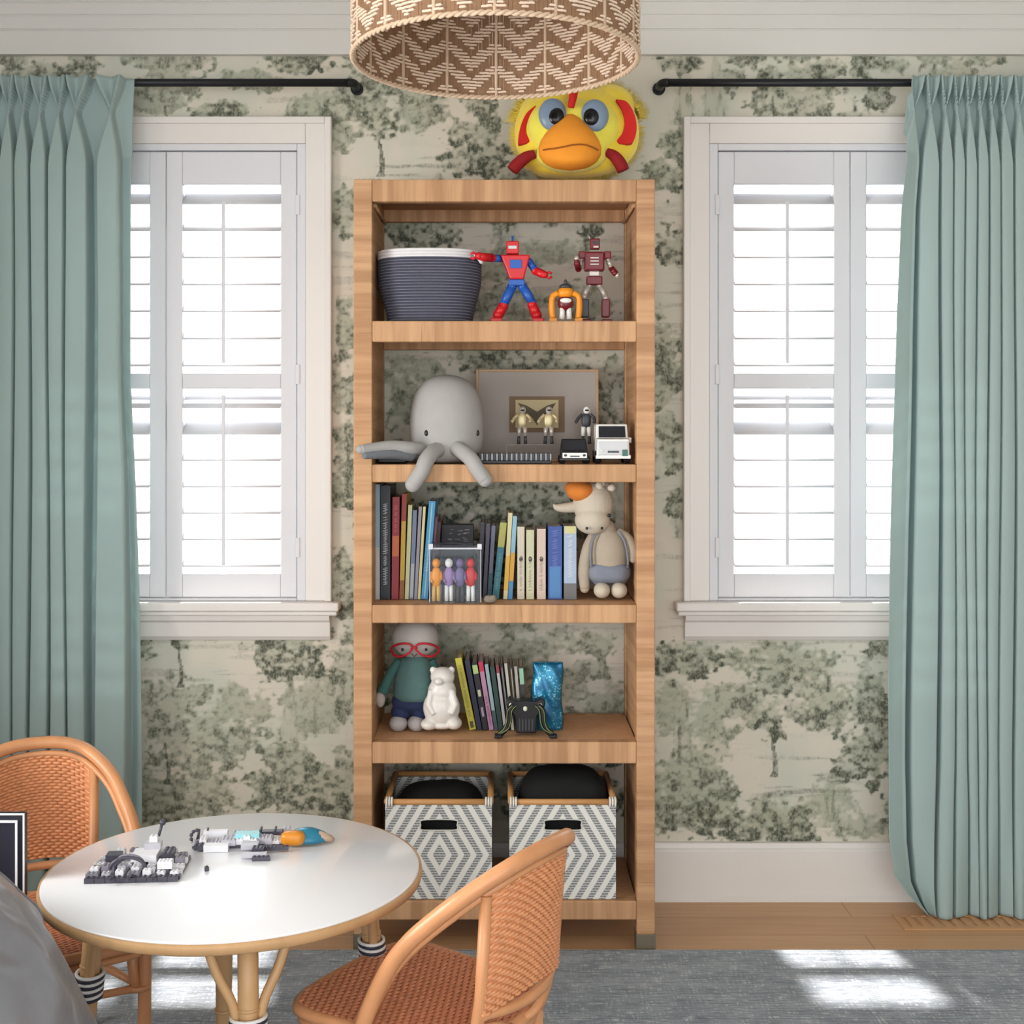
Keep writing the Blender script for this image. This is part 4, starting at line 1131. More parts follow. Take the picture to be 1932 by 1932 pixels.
def ribbed():
    D = 3.47; z0 = ST['s2']+.0005
    root = thing('ribbed_toy_track', (PX(980, D), D, z0), 'low black and pale ribbed toy strip lying beside the octopus', 'toy track')
    x0, x1 = PX(902, D), PX(1040, D)
    MB().box(x0, x1, D-.02, D+.03, z0, z0+.008).build('base', blk_p, root, bevel=.001)
    m = MB(); n = 15; p = (x1-x0)/n
    for i in range(n): m.box(x0+p*i+p*.15, x0+p*i+p*.62, D-.018, D+.028, z0+.008, z0+.030)
    m.build('black_ribs', blk_p, root, bevel=.001)
    m = MB()
    for i in range(n): m.box(x0+p*i+p*.64, x0+p*i+p*1.12 if i < n-1 else x1, D-.010, D+.028, z0+.008, z0+.027)
    m.build('pale_ribs', M('pale_grey_plastic', (196,196,202), .4, .03), root, bevel=.001)
    r2 = thing('toy_block', (PX(745, 3.49), 3.49, z0), 'small black toy block under the raised octopus arm', 'toy')
    x0, x1 = PX(712, 3.49), PX(768, 3.49)
    MB().box(x0, x1, 3.485, 3.56, z0, z0+.022).build('block', blk_p, r2, bevel=.004)
    m = MB()
    for i in range(5): m.lathe([(0,0),(.006,0),(.006,.004),(0,.004)], (x0+.012+i*.0145, 3.52, z0+.022), 12)
    m.build('studs', dkg_p, r2)
ribbed()
def vehicle(px0, px1, py0, D, L, body_m, top_m, front_m, label, nm, cab=.5, taper=.82, hood=.5):
    z0 = ST['s2']+.0005; x0, x1 = PX(px0, D), PX(px1, D); W = x1-x0; H = PZ(py0, D)-z0; cx = (x0+x1)/2
    root = thing(nm, (cx, D+L/2, z0), label, 'toy vehicle', 'toy vehicles')
    c = H*.16
    b = MB()
    zb, zh, zt = z0+c, z0+H*hood, z0+H
    def ring(y, z_lo, z_hi, w_lo, w_hi): return [(cx-w_lo/2, y, z_lo), (cx+w_lo/2, y, z_lo), (cx+w_hi/2, y, z_hi), (cx-w_hi/2, y, z_hi)]
    vs = ring(D, zb, zh*1.0-.0, W*.94, W*.90)+ring(D+L*.30, zb, zh+H*.04, W, W*.96)+ring(D+L, zb, zh+H*.04, W*.96, W*.92)
    fs = [(0,1,2,3), (11,10,9,8)]
    for j in (0, 4):
        for i in range(4): fs.append((j+i, j+4+i, j+4+(i+1) % 4, j+(i+1) % 4))
    b._add(vs, fs, False); body = b.build('body', body_m, root, bevel=.003, seg=2)
    t = MB(); vs = ring(D+L*.22, zh+.001, zh+.002, W*.92, W*.92)[:2]+[]
    a0, a1 = D+L*.24, D+L*.97; b0, b1 = D+L*.36, D+L*.88
    w0, w1 = W*.93, W*taper
    vs = [(cx-w0/2,a0,zh),(cx+w0/2,a0,zh),(cx+w0/2,a1,zh),(cx-w0/2,a1,zh),(cx-w1/2,b0,zt),(cx+w1/2,b0,zt),(cx+w1/2,b1,zt),(cx-w1/2,b1,zt)]
    t._add(vs, [(0,3,2,1),(4,5,6,7),(0,1,5,4),(1,2,6,5),(2,3,7,6),(3,0,4,7)], False); t.build('cab', top_m, root, bevel=.003)
    g = MB(); e = .0012
    def on(s, v): 
        y = lerp(a0, b0, v); z = lerp(zh, zt, v); w = lerp(w0, w1, v)
        return (cx+s*w/2*.84, y-e, z)
    g._add([on(-1,.12), on(1,.12), on(1,.86), on(-1,.86)], [(0,1,2,3)], False); g.build('windshield', M('dark_glass', (28,30,38), .12, .02), root, solid=.0014)
    fr_ = MB(); fr_.box(cx-W*.42, cx+W*.42, D-.003, D+.001, zb+H*.07, zh-H*.06); fp = fr_.build('front_panel', front_m, root, bevel=.0015)
    gr_ = MB(); gr_.box(cx-W*.16, cx+W*.16, D-.0042, D-.0028, zb+H*.12, zb+H*.17); gr_.build('grille', dkg_p, fp)
    for s in (-1, 1):
        h = MB(); h.ell((cx+s*W*.32, D-.003, zb+H*.18), (.0042,.003,.0034), nu=12, nv=8); h.build('headlight', dkg_p if body_m is blk_p else wht_p, fp)
        for yy in (D+L*.18, D+L*.80):
            w = MB(); m = Matrix.Translation((cx+s*W*.42, yy, z0+H*.17)) @ Matrix.Rotation(PI/2, 4, 'Y')
            w.lathe([(0,-.008),(H*.15,-.008),(H*.17,-.005),(H*.17,.005),(H*.15,.008),(0,.008)], (0,0,0), 20, xf=m); w.build('wheel', blk_p, root)
    bm_ = MB(); bm_.box(x0, x1, D-.004, D+.006, zb-H*.03, zb+H*.06); bm_.build('bumper', blk_p if body_m is blk_p else body_m, root, bevel=.0015)
    return root
vehicle(1057, 1112, 828, 3.43, .105, blk_p, blk_p, wht_p, 'small black toy car with white front beside a white toy truck', 'toy_car')
tk = vehicle(1124, 1190, 800, 3.42, .14, wht_p, wht_p, M('silver_grey_plastic', (196,198,202), .35, .03), 'white toy truck with dark windscreen next to the bookcase upright', 'toy_truck', hood=.62, taper=.9)
m = MB()
x1_ = PX(1190, 3.42)
m.box(x1_-.006, x1_+.006, 3.455, 3.475, 1.37, 1.385).build('mirror', wht_p, tk, bevel=.002)
m = MB(); m.box(PX(1174,3.42), PX(1184,3.42), 3.4125, 3.418, 1.335, 1.352).build('green_light', M('teal_green_lens', (40,92,84), .3), tk)

# ------------------------------------------------------------------ books
page = M('book_pages', (226,218,200), .85, .05, 200)
def bookmat(c):
    c = tuple(int(v*.92) for v in c)
    return M('cover_%d_%d_%d' % c, c, .45, .05, 30, spec=.4)
def book(pxb0, pxb1, ytop, D, zs, lean, depth, col, label, group, bands=(), marks=None, hgt=None):
    k = F/D; W = (pxb1-pxb0)/k-.0006
    H = hgt if hgt else (PZ(ytop, D)-zs)/math.cos(R(abs(lean)))
    # pivot at the lower corner the book leans towards
    piv = PX(pxb1, D) if lean > 0 else PX(pxb0, D)
    s = -1 if lean > 0 else 0
    root = thing('book', (piv, D, zs+.0004), label, 'book', group); WO[root] = Vector((0,0,0))
    x0 = s*W; x1 = x0+W; t = min(.0022, W*.18); mt = bookmat(col)
    m = MB(); m.box(x0, x1, 0, t, 0, H); m.box(x0, x0+t, t, depth, 0, H); m.box(x1-t, x1, t, depth, 0, H); m.build('cover', mt, root, bevel=.0006, seg=1)
    MB().box(x0+t, x1-t, t, depth-.003, .002, H-.003).build('pages', page, root)
    for (a, b, c, wf) in bands:
        q = MB(); h_ = W*wf/2; xm = (x0+x1)/2
        q.box(xm-h_, xm+h_, -.0005, .0001, a*H, b*H); q.build('spine_band', bookmat(c), root)
    if marks:
        (a, b, c) = marks; q = MB(); rnd = random.Random(int(pxb0*13)); z = b*H; xm = (x0+x1)/2
        while z > a*H:
            hh = rnd.uniform(.003, .006); ww = W*rnd.uniform(.16, .26)
            q.box(xm-ww, xm+ww*.4, -.0009, -.0004, z-hh, z-hh*.55); q.box(xm-ww*.3, xm+ww, -.0009, -.0004, z-hh*.35, z)
            z -= hh*(1.35 if rnd.random() > .2 else 2.4)
        q.build('spine_title', bookmat(c), root)
    root.rotation_euler = (0, R(lean), 0)
    return root
G3 = 'books on the middle shelf'
z3 = ST['s3']; DB = 3.505
book(704, 717, 912, DB, z3, 0, .17, (150,180,196), 'tall pale blue book standing hard against the bookcase side next to the black one', G3, ((0,.45,(196,196,194),.9),), None, (PZ(914,DB)-z3))
book(717.5, 737, 914, DB, z3, 0, .19, (24,28,38), 'thick black book with pale lettering down its spine', G3, (), (.14,.84,(176,178,186)), (PZ(916,DB)-z3))
book(738, 752, 938, DB, z3, .6, .18, (150,34,46), 'tall red book with an orange patch mid-spine', G3, ((.42,.62,(206,104,52),.9),), (.66,.92,(196,90,96)))
book(753, 762, 932, DB, z3, 1.5, .17, (204,168,54), 'slim book with red top and mustard yellow lower spine', G3, ((.74,1,(158,48,40),1.0),(0,.18,(150,88,30),1.0)))
book(763, 771, 953, DB, z3, 2.2, .16, (204,204,160), 'slim pale yellow-green book beside the mustard one', G3)
book(771.5, 780, 963, DB, z3, 2.4, .16, (112,126,154), 'slim slate blue book with white lower spine, lower than its neighbours', G3, ((.02,.4,(176,178,184),.7),))
book(780.5, 787, 956, DB, z3, 3, .15, (150,144,156), 'thin mauve grey book beside the slate blue one', G3)
book(787.5, 793, 956, DB, z3, 3.4, .15, (214,206,150), 'thin cream yellow book next to the bright blue one', G3)
book(794, 807, 946, DB, z3, 4.6, .17, (70,144,194), 'bright blue book leaning slightly with pale green edge', G3, ((.02,.98,(150,200,190),.16),), (.3,.6,(150,196,220)))
book(808, 814.5, 975, 3.56, z3, 4.6, .14, (128,84,96), 'thin dusky pink book standing behind the clear box', G3, ((.05,.95,(170,130,138),.3),))
book(815, 822, 985, 3.56, z3, 4.2, .14, (70,32,44), 'thin dark maroon book standing behind the clear box', G3)
book(900, 909, 985, 3.56, z3, 2.5, .14, (52,46,60), 'dark plum book nearest behind the clear box of figures', G3)
book(910, 918, 988, 3.53, z3, 3, .15, (70,66,84), 'dark purple-grey book next to the dark plum one', G3)
book(919, 927, 992, 3.52, z3, 3.4, .15, (96,98,122), 'slim grey-blue book beside the teal and yellow one', G3, ((0,.35,(34,80,96),1.0),))
book(928, 941, 987, DB, z3, 6, .15, (46,112,130), 'teal book with an olive yellow top leaning sideways', G3, ((.68,1,(168,168,84),1.0),), (.1,.6,(80,150,164)))
book(949, 957.5, 968, DB, z3, 3.4, .15, (214,206,160), 'slim cream book with a golden middle band', G3, ((.1,.5,(222,178,70),1.0),))
book(958, 966.5, 974, DB, z3, 3.4, .15, (140,188,210), 'slim light blue book with golden middle and blue foot', G3, ((.22,.56,(214,160,60),1.0),(0,.22,(70,140,190),1.0)))
def badge(b, W):
    m = MB(); pts = [(W/2+.0052*math.cos(q*PI/8), .112+.0075*math.sin(q*PI/8)) for q in range(16)]
    m.prism(pts, -.0008, 0.0).build('spine_badge', bookmat((70,60,54)), b)
for (a, b_, y, c, lab) in ((976,990,994,(214,206,186),'cream series book with a dark oval badge, beside the golden-banded books'), (993,1008,1000,(206,206,172),'greenish cream series book with a dark oval badge, middle of three'), (1013,1030,998,(216,194,182),'pinkish cream series book with a dark oval badge, beside the blue book')):
    bk = book(a, b_, y, DB, z3, -.0001, .14, c, lab, G3, (), (.12,.6,(160,150,140))); badge(bk, (b_-a)*DB/F)
book(1034, 1061, 993, DB, z3, -.0001, .15, (58,84,160), 'thick royal blue book among the cream ones and the knitted animal', G3, ((.02,.45,(78,132,190),.8),), (.45,.95,(96,120,190)))
book(1064, 1088, 993, DB, z3, -.0001, .15, (170,190,216), 'thick pale blue book beside the knitted animal toy', G3, ((0,.22,(110,110,112),1.0),(.9,1,(214,210,150),.9)), (.3,.88,(210,216,226)))

def dark_game():
    D = 3.60; z0 = z3+.0005
    root = thing('game_box', (PX(862, D), D, z0), 'dark game box with faint white line art behind the clear box', 'box')
    x0, x1, z1 = PX(833, D), PX(893, D), PZ(990, D)
    MB().box(x0, x1, D, D+.05, z0, z1).build('carton', M('black_card', (34,32,36), .5, .1), root, bevel=.001)
    m = MB(); rnd = random.Random(4)
    for i in range(16):
        x = rnd.uniform(x0+.008, x1-.02); z = rnd.uniform(z1-.045, z1-.008); L = rnd.uniform(.006, .016)
        m.box(x, x+L, D-.0006, D, z, z+.0012)
    m.build('line_art', M('faint_white_print', (150,146,150), .6), root)
dark_game()
def clear_box():
    x0, x1, y0, y1, z0 = PX(811, 3.42), PX(907, 3.42), 3.418, 3.497, z3+.0005; z1 = PZ(1032, 3.42)
    root = thing('clear_storage_box', ((x0+x1)/2, (y0+y1)/2, z0), 'clear plastic box with lid filled with small toy figures', 'storage box')
    m = MB(); t = .0018
    m.box(x0, x1, y0, y0+t, z0, z1); m.box(x0, x1, y1-t, y1, z0, z1); m.box(x0, x0+t, y0+t, y1-t, z0, z1); m.box(x1-t, x1, y0+t, y1-t, z0, z1); m.box(x0+t, x1-t, y0+t, y1-t, z0, z0+t)
    m.build('box_walls', acr, root)
    l = MB(); l.box(x0-.003, x1+.003, y0-.003, y1+.003, z1, z1+.006); l.box(x0+.01, x1-.01, y0+.008, y1-.008, z1+.006, z1+.012)
    l.build('lid', m_glass('smoky_clear_lid', (.82,.82,.86,1), .02), root, bevel=.001)
    e_ = MB()
    e_.box(x0-.0015, x1+.0015, y0-.0015, y0-.0002, z1-.006, z1-.002); e_.box(x0-.0012, x0+.0006, y0-.0012, y0-.0002, z0+.004, z1-.006); e_.box(x1-.0006, x1+.0012, y0-.0012, y0-.0002, z0+.004, z1-.006)
    e_.build('edge_highlight', M('pale_highlight_strip', (190,190,198), .15, .02), root)  # opaque pale strips, painted highlights along the clear box edges
    cl = MB()
    for x in (x0-.003, x1-.009): cl.box(x, x+.012, y0-.006, y0-.003, z1-.006, z1+.009)
    cl.build('clasp', M('pale_clasp', (206,204,210), .3), root, bevel=.001)
    figs = [(823,-.0,org_p,M('tan_plastic',(214,170,90),.4),'orange and yellow mini figure inside the clear box',0), (847,.004,M('lilac_plastic',(150,120,170),.4),wht_p,'lilac and white mini figure inside the clear box',0), (868,-.002,M('purple_grey_plastic',(110,96,140),.4),dkg_p,'purple-grey mini figure inside the clear box',.0),
            (888,.0,red_p,wht_p,'red and white mini figure inside the clear box',0), (836,.034,dkg_p,M('steel_plastic',(130,130,140),.4),'dark grey mini figure at the back of the clear box',0), (860,.036,M('navy_plastic',(50,54,86),.4),sil_p,'navy and silver mini figure at the back of the clear box',0)]
    for px, dy, a, b, lab, _ in figs:
        D = 3.448+dy; k = F/D; zf = z0+t+.0004
        r = thing('mini_figure', (PX(px, D), D, zf), lab, 'toy figure', 'mini figures in the clear box')
        def V(dx, h, d=0): return Vector((PX(px+dx, D), D+d, zf+h/k))
        m = MB(); m.tube([V(-4.5,0.6), V(-4,30)], [3.6/k,4/k], 8); m.tube([V(4.5,0.6), V(4,30)], [3.6/k,4/k], 8); m.build('legs', b, r)
        m = MB(); m.ell(V(0,46), (9/k,6.5/k,19/k), e=.8); m.tube([V(-8,56), V(-10,42,-.005), V(-6,36,-.012)], 2.6/k, 6); m.tube([V(8,56), V(10,48,-.005), V(9,42,-.012)], 2.6/k, 6); m.build('torso', a, r)
        m = MB(); m.ell(V(0,72), (7.5/k,7/k,9/k)); m.build('head', b if px in (847,) else a, r)
clear_box()
def pebble():
    D = 3.43
    o = MB().ell((0,0,0), (.018,.013,.011), nu=20, nv=12, e=.85).ell((.008,-.004,.006), (.008,.007,.006)).ell((-.008,-.003,.005), (.007,.007,.006)).build('stone_toy', M('speckled_stone', (128,118,106), .8, .25, 120, .5, 200), remesh=.0012, smooth_mod=2)
    o.location = (PX(925, D), D, z3+.0115); WO[o] = o.location
    tag(o, 'tiny speckled grey-brown stone toy beside the clear box', 'toy')
pebble()

def knit_animal():
    D = 3.525; k = F/D; z0 = z3
    cream = M('cream_knit', (192,182,166), .9, .04, 30, .5, 450); oat = M('oatmeal_knit', (168,156,140), .9, .05, 30, .5, 450); gb = M('grey_blue_knit', (122,128,142), .9, .06, 40, .5, 450); org = M('rust_orange_knit', (206,122,50), .9, .12, 60, .6, 300); wl = M('white_curly_wool', (200,190,176), .95, .06, 80, .8, 200)
    root = thing('knitted_animal', (PX(1145, D), D, z0), 'cream knitted animal doll in grey-blue shorts with an orange patch over one ear', 'plush toy', 'knitted dolls')
    def Q(x, y, dy=0): return Vector((PX(x, D), D+dy, PZ(y, D)))
    b = MB(); b.ell(Q(1147,1043), (39/k,.050,50/k)); b.ell(Q(1147,1072), (41/k,.052,30/k)); b.ell(Q(1140,1000), (22/k,.035,22/k)); b.build('body', oat, root, remesh=.003, smooth_mod=3)
    h = MB(); h.ell(Q(1118,950,-.01), (38/k,.052,42/k)); h.ell(Q(1116,980,-.03), (33/k,.042,27/k)); head = h.build('head', cream, root, remesh=.003, smooth_mod=4)
    for (x, y, dy, r) in ((1146,970,-.056,3.2),(1104,993,-.073,2.5),(1132,993,-.071,2.5)): MB().ell(Q(x,y,dy), (r/k,.003,r*1.1/k), nu=10, nv=8).build('eye' if y < 980 else 'nostril', blk_p, head)
    e = MB(); e.tube(catmull([Q(1092,955,-.01), Q(1070,957,-.015), Q(1052,957,-.02), Q(1043,951,-.022)],5), [.016,.016,.016,.015,.015,.014,.014,.013,.012,.011,.010,.009,.008,.006,.004,.002], 12); e.build('ear', cream, head)
    o = MB(); o.ell(Q(1094,926,-.030), (27/k,.036,19/k)); o.ell(Q(1088,920,-.02), (24/k,.035,15/k)); o.build('orange_patch', org, head, remesh=.003, smooth_mod=3)
    w = MB(); rnd = random.Random(6)
    for i in range(34): w.ell(Q(1135+rnd.uniform(-22,20), 917+rnd.uniform(-9,10), rnd.uniform(-.045,.02)), rnd.uniform(5,8)/k, nu=10, nv=7)
    w.build('wool_curls', wl, head)
    s = MB(); s.ell(Q(1147,1078), (43/k,.056,22/k), e=.75); s.ell(Q(1130,1092,-.004), (19/k,.030,12/k)); s.ell(Q(1166,1092,-.004), (19/k,.030,12/k)); sh = s.build('shorts', gb, root, remesh=.0028, smooth_mod=3)
    for pts in ([(1165,1000,-.030),(1176,1020,-.040),(1181,1045,-.044),(1182,1066,-.042)], [(1127,1000,-.032),(1115,1020,-.042),(1112,1045,-.046),(1113,1066,-.044)]):
        MB().tube(catmull([Q(*p) for p in pts], 5), .0035, 6).build('strap', gb, sh)
    MB().ell(Q(1181,1066,-.046), (.005,.003,.005), nu=10, nv=8).build('button', M('grey_button', (96,96,104), .4), sh)
    for x in (1134, 1166):
        m = MB(); m.ell(Q(x,1111,-.030), (15.5/k,.032,15/k)); m.build('foot', cream, root)
    m = MB(); m.tube(catmull([Q(1165,1002,-.01), Q(1182,1015,-.02), Q(1193,1035,-.030), Q(1192,1052,-.034)], 6), [.012+.004*math.sin(i/18*PI) for i in range(19)], 12); m.ell(Q(1192,1052,-.034), .012, nu=12, nv=8); m.build('arm', oat, root)
    m = MB(); m.tube(catmull([Q(1122,1003,-.005), Q(1108,1035,-.02), Q(1101,1075,-.025), Q(1102,1108,-.025)], 6), [.013+.004*math.sin(i/18*PI) for i in range(19)], 12); m.ell(Q(1102,1108,-.025), .013, nu=12, nv=8); m.build('arm', oat, root)
knit_animal()

# ------------------------------------------------------------------ shelf four
z4 = ST['s4']
def doll():
    D = 3.555; k = F/D
    hd = M('pale_grey_knit', (174,168,163), .9, .04, 30, .5, 450); tl = M('teal_knit', (84,114,112), .9, .08, 60, .6, 350); tl2 = M('dark_teal_knit', (58,96,92), .9, .08, 60, .6, 350); nv_ = M('navy_knit', (42,52,86), .9, .06, 50, .5, 400); ft = M('mottled_grey_knit', (176,170,172), .9, .1, 140, .6, 400); red = M('red_glasses', (190,24,44), .4, .03)
    root = thing('knitted_doll', (PX(775, D), D, z4), 'knitted doll with red glasses, teal sweater and navy trousers', 'plush toy', 'knitted dolls')
    def Q(x, y, dy=0): return Vector((PX(x, D), D+dy, PZ(y, D)))
    h = MB(); h.ell(Q(784,1203), (44/k,.055,38/k), e=.92, nu=36, nv=20); head = h.build('head', hd, root)
    g = MB()
    for (cx, ph) in ((760,.12), (808,-.12)):
        pts = []
        for i in range(28):
            a = 2*PI*i/28; x = 21*math.cos(a); y = 13*math.sin(a)*(1 if math.sin(a) > 0 else .8)-x*(.22 if cx < 780 else -.22)
            xx = cx+x; t = (xx-784)/46; dd = -.055*math.sqrt(max(.05, 1-t*t))-.006
            pts.append(Q(xx, 1219+y, dd))
        g.tube(pts, .0030, 8, closed=True)
    g.tube(catmull([Q(778,1217,-.062), Q(784,1214,-.064), Q(790,1217,-.062)], 4), .003, 8)
    g.build('glasses', red, head)
    for x in (762, 806): MB().ell(Q(x,1220,-.050), (2.6/k,.003,3/k), nu=10, nv=8).build('eye', blk_p, head)
    MB().tube([Q(779,1228,-.050), Q(784,1233,-.049), Q(789,1228,-.050)], .0012, 6).build('mouth', blk_p, head)
    b = MB(); b.lathe([(r/k, PZ(y, D)) for r, y in ((0,1318),(40,1318),(41.5,1310),(40,1290),(34,1262),(27,1244),(14,1234),(0,1232))], (PX(783,D), D, 0), 32, 1, .85); b.build('sweater', tl, root)
    p = MB(); p.ell(Q(778,1322), (39/k,.045,20/k), e=.8); p.ell(Q(757,1342,-.006), (19/k,.032,17/k)); p.ell(Q(793,1342,-.006), (19/k,.032,17/k)); p.build('trousers', nv_, root, remesh=.003, smooth_mod=3)
    for x in (753, 787): MB().ell(Q(x,1361,-.022), (17/k,.033,15/k)).build('foot', ft, root)
    for pts, hx in (([(754,1246,0),(738,1270,-.01),(728,1292,-.02),(722,1304,-.024)], (719,1316)), ([(812,1246,0),(824,1268,.0),(830,1292,.0),(832,1304,.0)], (833,1316))):
        m = MB(); pp = catmull([Q(*q) for q in pts], 5); m.tube(pp, [.013+.003*i/15 for i in range(16)], 12); m.build('sleeve', tl2, root)
        m = MB(); m.ell(Q(hx[0], hx[1], -.024 if hx[0] < 780 else 0), (9.5/k,.013,15/k)); m.build('hand', hd, root)
doll()
def bear():
    D = 3.50; k = F/D
    def Q(x, y, dy=0): return Vector((PX(x, D), D+dy, PZ(y, D)))
    w = M('white_glazed_ceramic', (214,209,204), .25, .01, 4, spec=.5)
    root = thing('white_bear_figure', (PX(833, D), D, z4), 'glossy white sitting bear figure in front of the knitted doll', 'figurine')
    b = MB(); b.ell(Q(833,1335), (35/k,.042,36/k)); b.ell(Q(834,1305), (27/k,.034,28/k)); b.ell(Q(835,1277), (23/k,.030,19/k)); b.ell(Q(829,1282,-.022), (10/k,.016,8/k))
    b.ell(Q(817,1264), (6.5/k,.007,7/k)); b.ell(Q(852,1264), (6.5/k,.007,7/k)); b.ell(Q(810,1364,-.012), (16/k,.030,11/k)); b.ell(Q(857,1362,-.012), (15/k,.030,12/k))
    b.tube([Q(815,1300,-.018), Q(810,1325,-.03), Q(820,1342,-.038)], [.010,.010,.008], 10); b.tube([Q(852,1300,-.018), Q(860,1325,-.03), Q(852,1342,-.038)], [.010,.010,.008], 10)
    b.ell(Q(833,1366), (26/k,.034,9/k))
    b.build('body', w, root, remesh=.0025, smooth_mod=4)
bear()
G4 = 'books leaning on the lower shelf'
D4 = 3.53
rows4 = [
 (886,899,1243,-11.6,(196,188,66),'bright yellow book leaning against the white bear',((.03,.12,(84,80,40),.5),),(.2,.9,(150,140,50)),.15),
 (900,910,1247,-10.2,(36,38,66),'dark navy book behind the yellow one',(),None,.15),
 (911,922,1252,-9.6,(30,28,34),'black book with pale green top band',((.84,.97,(168,196,120),.9),(.5,.6,(200,200,170),.5),(.2,.34,(170,150,180),.4)),None,.14),
 (923,932,1250,-9.2,(178,130,160),'mauve pink book with red top in the leaning row',((.86,1,(190,40,80),1.0),),(.1,.5,(120,70,110)),.14),
 (933,940,1254,-8.6,(150,170,178),'thin pale blue-grey book after the mauve one',((0,.3,(60,80,84),1.0),),None,.14),
 (941,950,1258,-8.0,(36,64,60),'dark green book in the leaning row',(),None,.14),
 (951,957,1256,-7.4,(184,180,184),'thin light grey book after the dark green one',((.88,1,(150,50,70),1.0),),None,.13),
 (958,964,1254,-6.8,(34,34,38),'thin black book with a grey stripe behind the black robot',((.05,.95,(150,146,146),.3),),None,.13),
 (965,971,1252,-6.2,(190,186,176),'thin off-white book behind the black robot',(),None,.13),
 (972,979,1256,-5.4,(40,42,40),'thin black book with beige stripe behind the black robot',((.05,.95,(166,156,130),.3),),None,.13),
 (980,986,1258,-4.8,(176,170,166),'thin beige grey book near the blue pouch',(),None,.13),
 (987,996,1258,-4.0,(50,56,56),'black book with mint green top beside the blue pouch',((.72,.97,(150,196,170),.9),),None,.13)]
for (a, b, y, ln, c, lab, bands, marks, dep) in rows4: book(a, b, y, D4, z4, ln, dep, c, lab, G4, bands, marks)
def pouch():
    D = 3.545; k = F/D
    t = NT('blue_glitter'); co = t.coord(); vo = t.node('ShaderNodeTexVoronoi'); vo.inputs['Scale'].default_value = 260; t.l.new(co, vo.inputs['Vector'])
    n = t.noise(co, 22, 3); sp = t.ramp(t.sep(vo.outputs['Color'])[0], .78, .95)
    c = t.mix(t.ramp(n, .3, .7), lin((12,84,126)), lin((28,128,166))); c = t.mix(t.math('MULTIPLY', sp, t.ramp(n, .4, .65)), c, lin((150,214,230)))
    t.base(c); t.set(.3, .35, .6)
    root = thing('glitter_pouch', (PX(1032, D), D, z4), 'upright blue glitter pouch behind the black robot', 'pouch')
    def pil(u, v):
        x = lerp(1004, 1061, u); y = lerp(1379, 1250, v); b = math.sin(PI*min(max(u,0),1))**.5*math.sin(PI*v*.86+.42)**.5 if 0 < u < 1 else 0
        return PX(x+2*math.sin(v*9), D), b, max(z4+.0008, PZ(y, D))
    m = MB(); m.grid(lambda u, v: (pil(u,v)[0], D-.022*pil(u,v)[1]+.002*math.sin(u*13+v*17), pil(u,v)[2]), 18, 28); m.grid(lambda u, v: (pil(u,v)[0], D+.004+.022*pil(u,v)[1], pil(u,v)[2]), 18, 28)
    m.build('bag', t.m, root, fix=False, solid=.001)
    MB().box(PX(1006,D), PX(1060,D), D-.002, D+.006, PZ(1254,D), PZ(1249,D)).build('top_seam', bookmat((30,100,130)), root, bevel=.001)
pouch()
def robot():
    D = 3.455; k = F/D
    root = thing('black_toy_robot', (PX(992, D), D, z4), 'black toy robot with bent legs and pale green stripes in front of the leaning books', 'toy')
    def Q(x, y, dy=0): return Vector((PX(x, D), D+dy, PZ(y, D)))
    gl = M('olive_green_stripe', (122,136,84), .4, .05); ly = M('pale_lamp', (206,208,190), .3, .02)
    b = MB(); b.prism([(PX(x,D), PZ(y,D)) for x, y in ((962,1318),(975,1324),(992,1322),(1009,1324),(1024,1318),(1030,1326),(1026,1340),(1014,1352),(1012,1384),(974,1384),(970,1352),(958,1340),(954,1326))], D, D+.045)
    body = b.build('body', blk_p, root, bevel=.004)
    r = MB()
    for i in range(5): r.box(PX(979+i*6,D), PX(981.5+i*6,D), D-.003, D, PZ(1378,D), PZ(1356,D))
    r.build('front_ribs', dkg_p, body)
    for x, y in ((964,1331),(1019,1331),(991,1337)): MB().ell(Q(x,y,-.001), (4.2/k,.004,5/k), nu=12, nv=8).build('lamp', ly, body)
    for s in (-1, 1):
        pts = [(992+s*22,1330),(992+s*30,1340),(992+s*32,1360),(992+s*38,1374),(992+s*50,1386)]
        l = MB(); pp = catmull([Q(x,y,-.004) for x, y in pts], 5); l.tube(pp, [6/k]*len(pp), 8); lo = l.build('leg', blk_p, root)
        for off in (-4.5, 3.5):
            g = MB(); g.tube(catmull([Q(x+off,y,-.013) for x, y in pts[:-1]]+[Q(pts[-1][0]+off*.6, pts[-1][1]-4, -.012)], 5), .0012, 6); g.build('stripe', gl, lo)
        MB().box(PX(992+s*52-7,D), PX(992+s*52+7,D), D-.02, D+.01, z4+.0008, z4+.009).build('foot', blk_p, lo, bevel=.002)
robot()

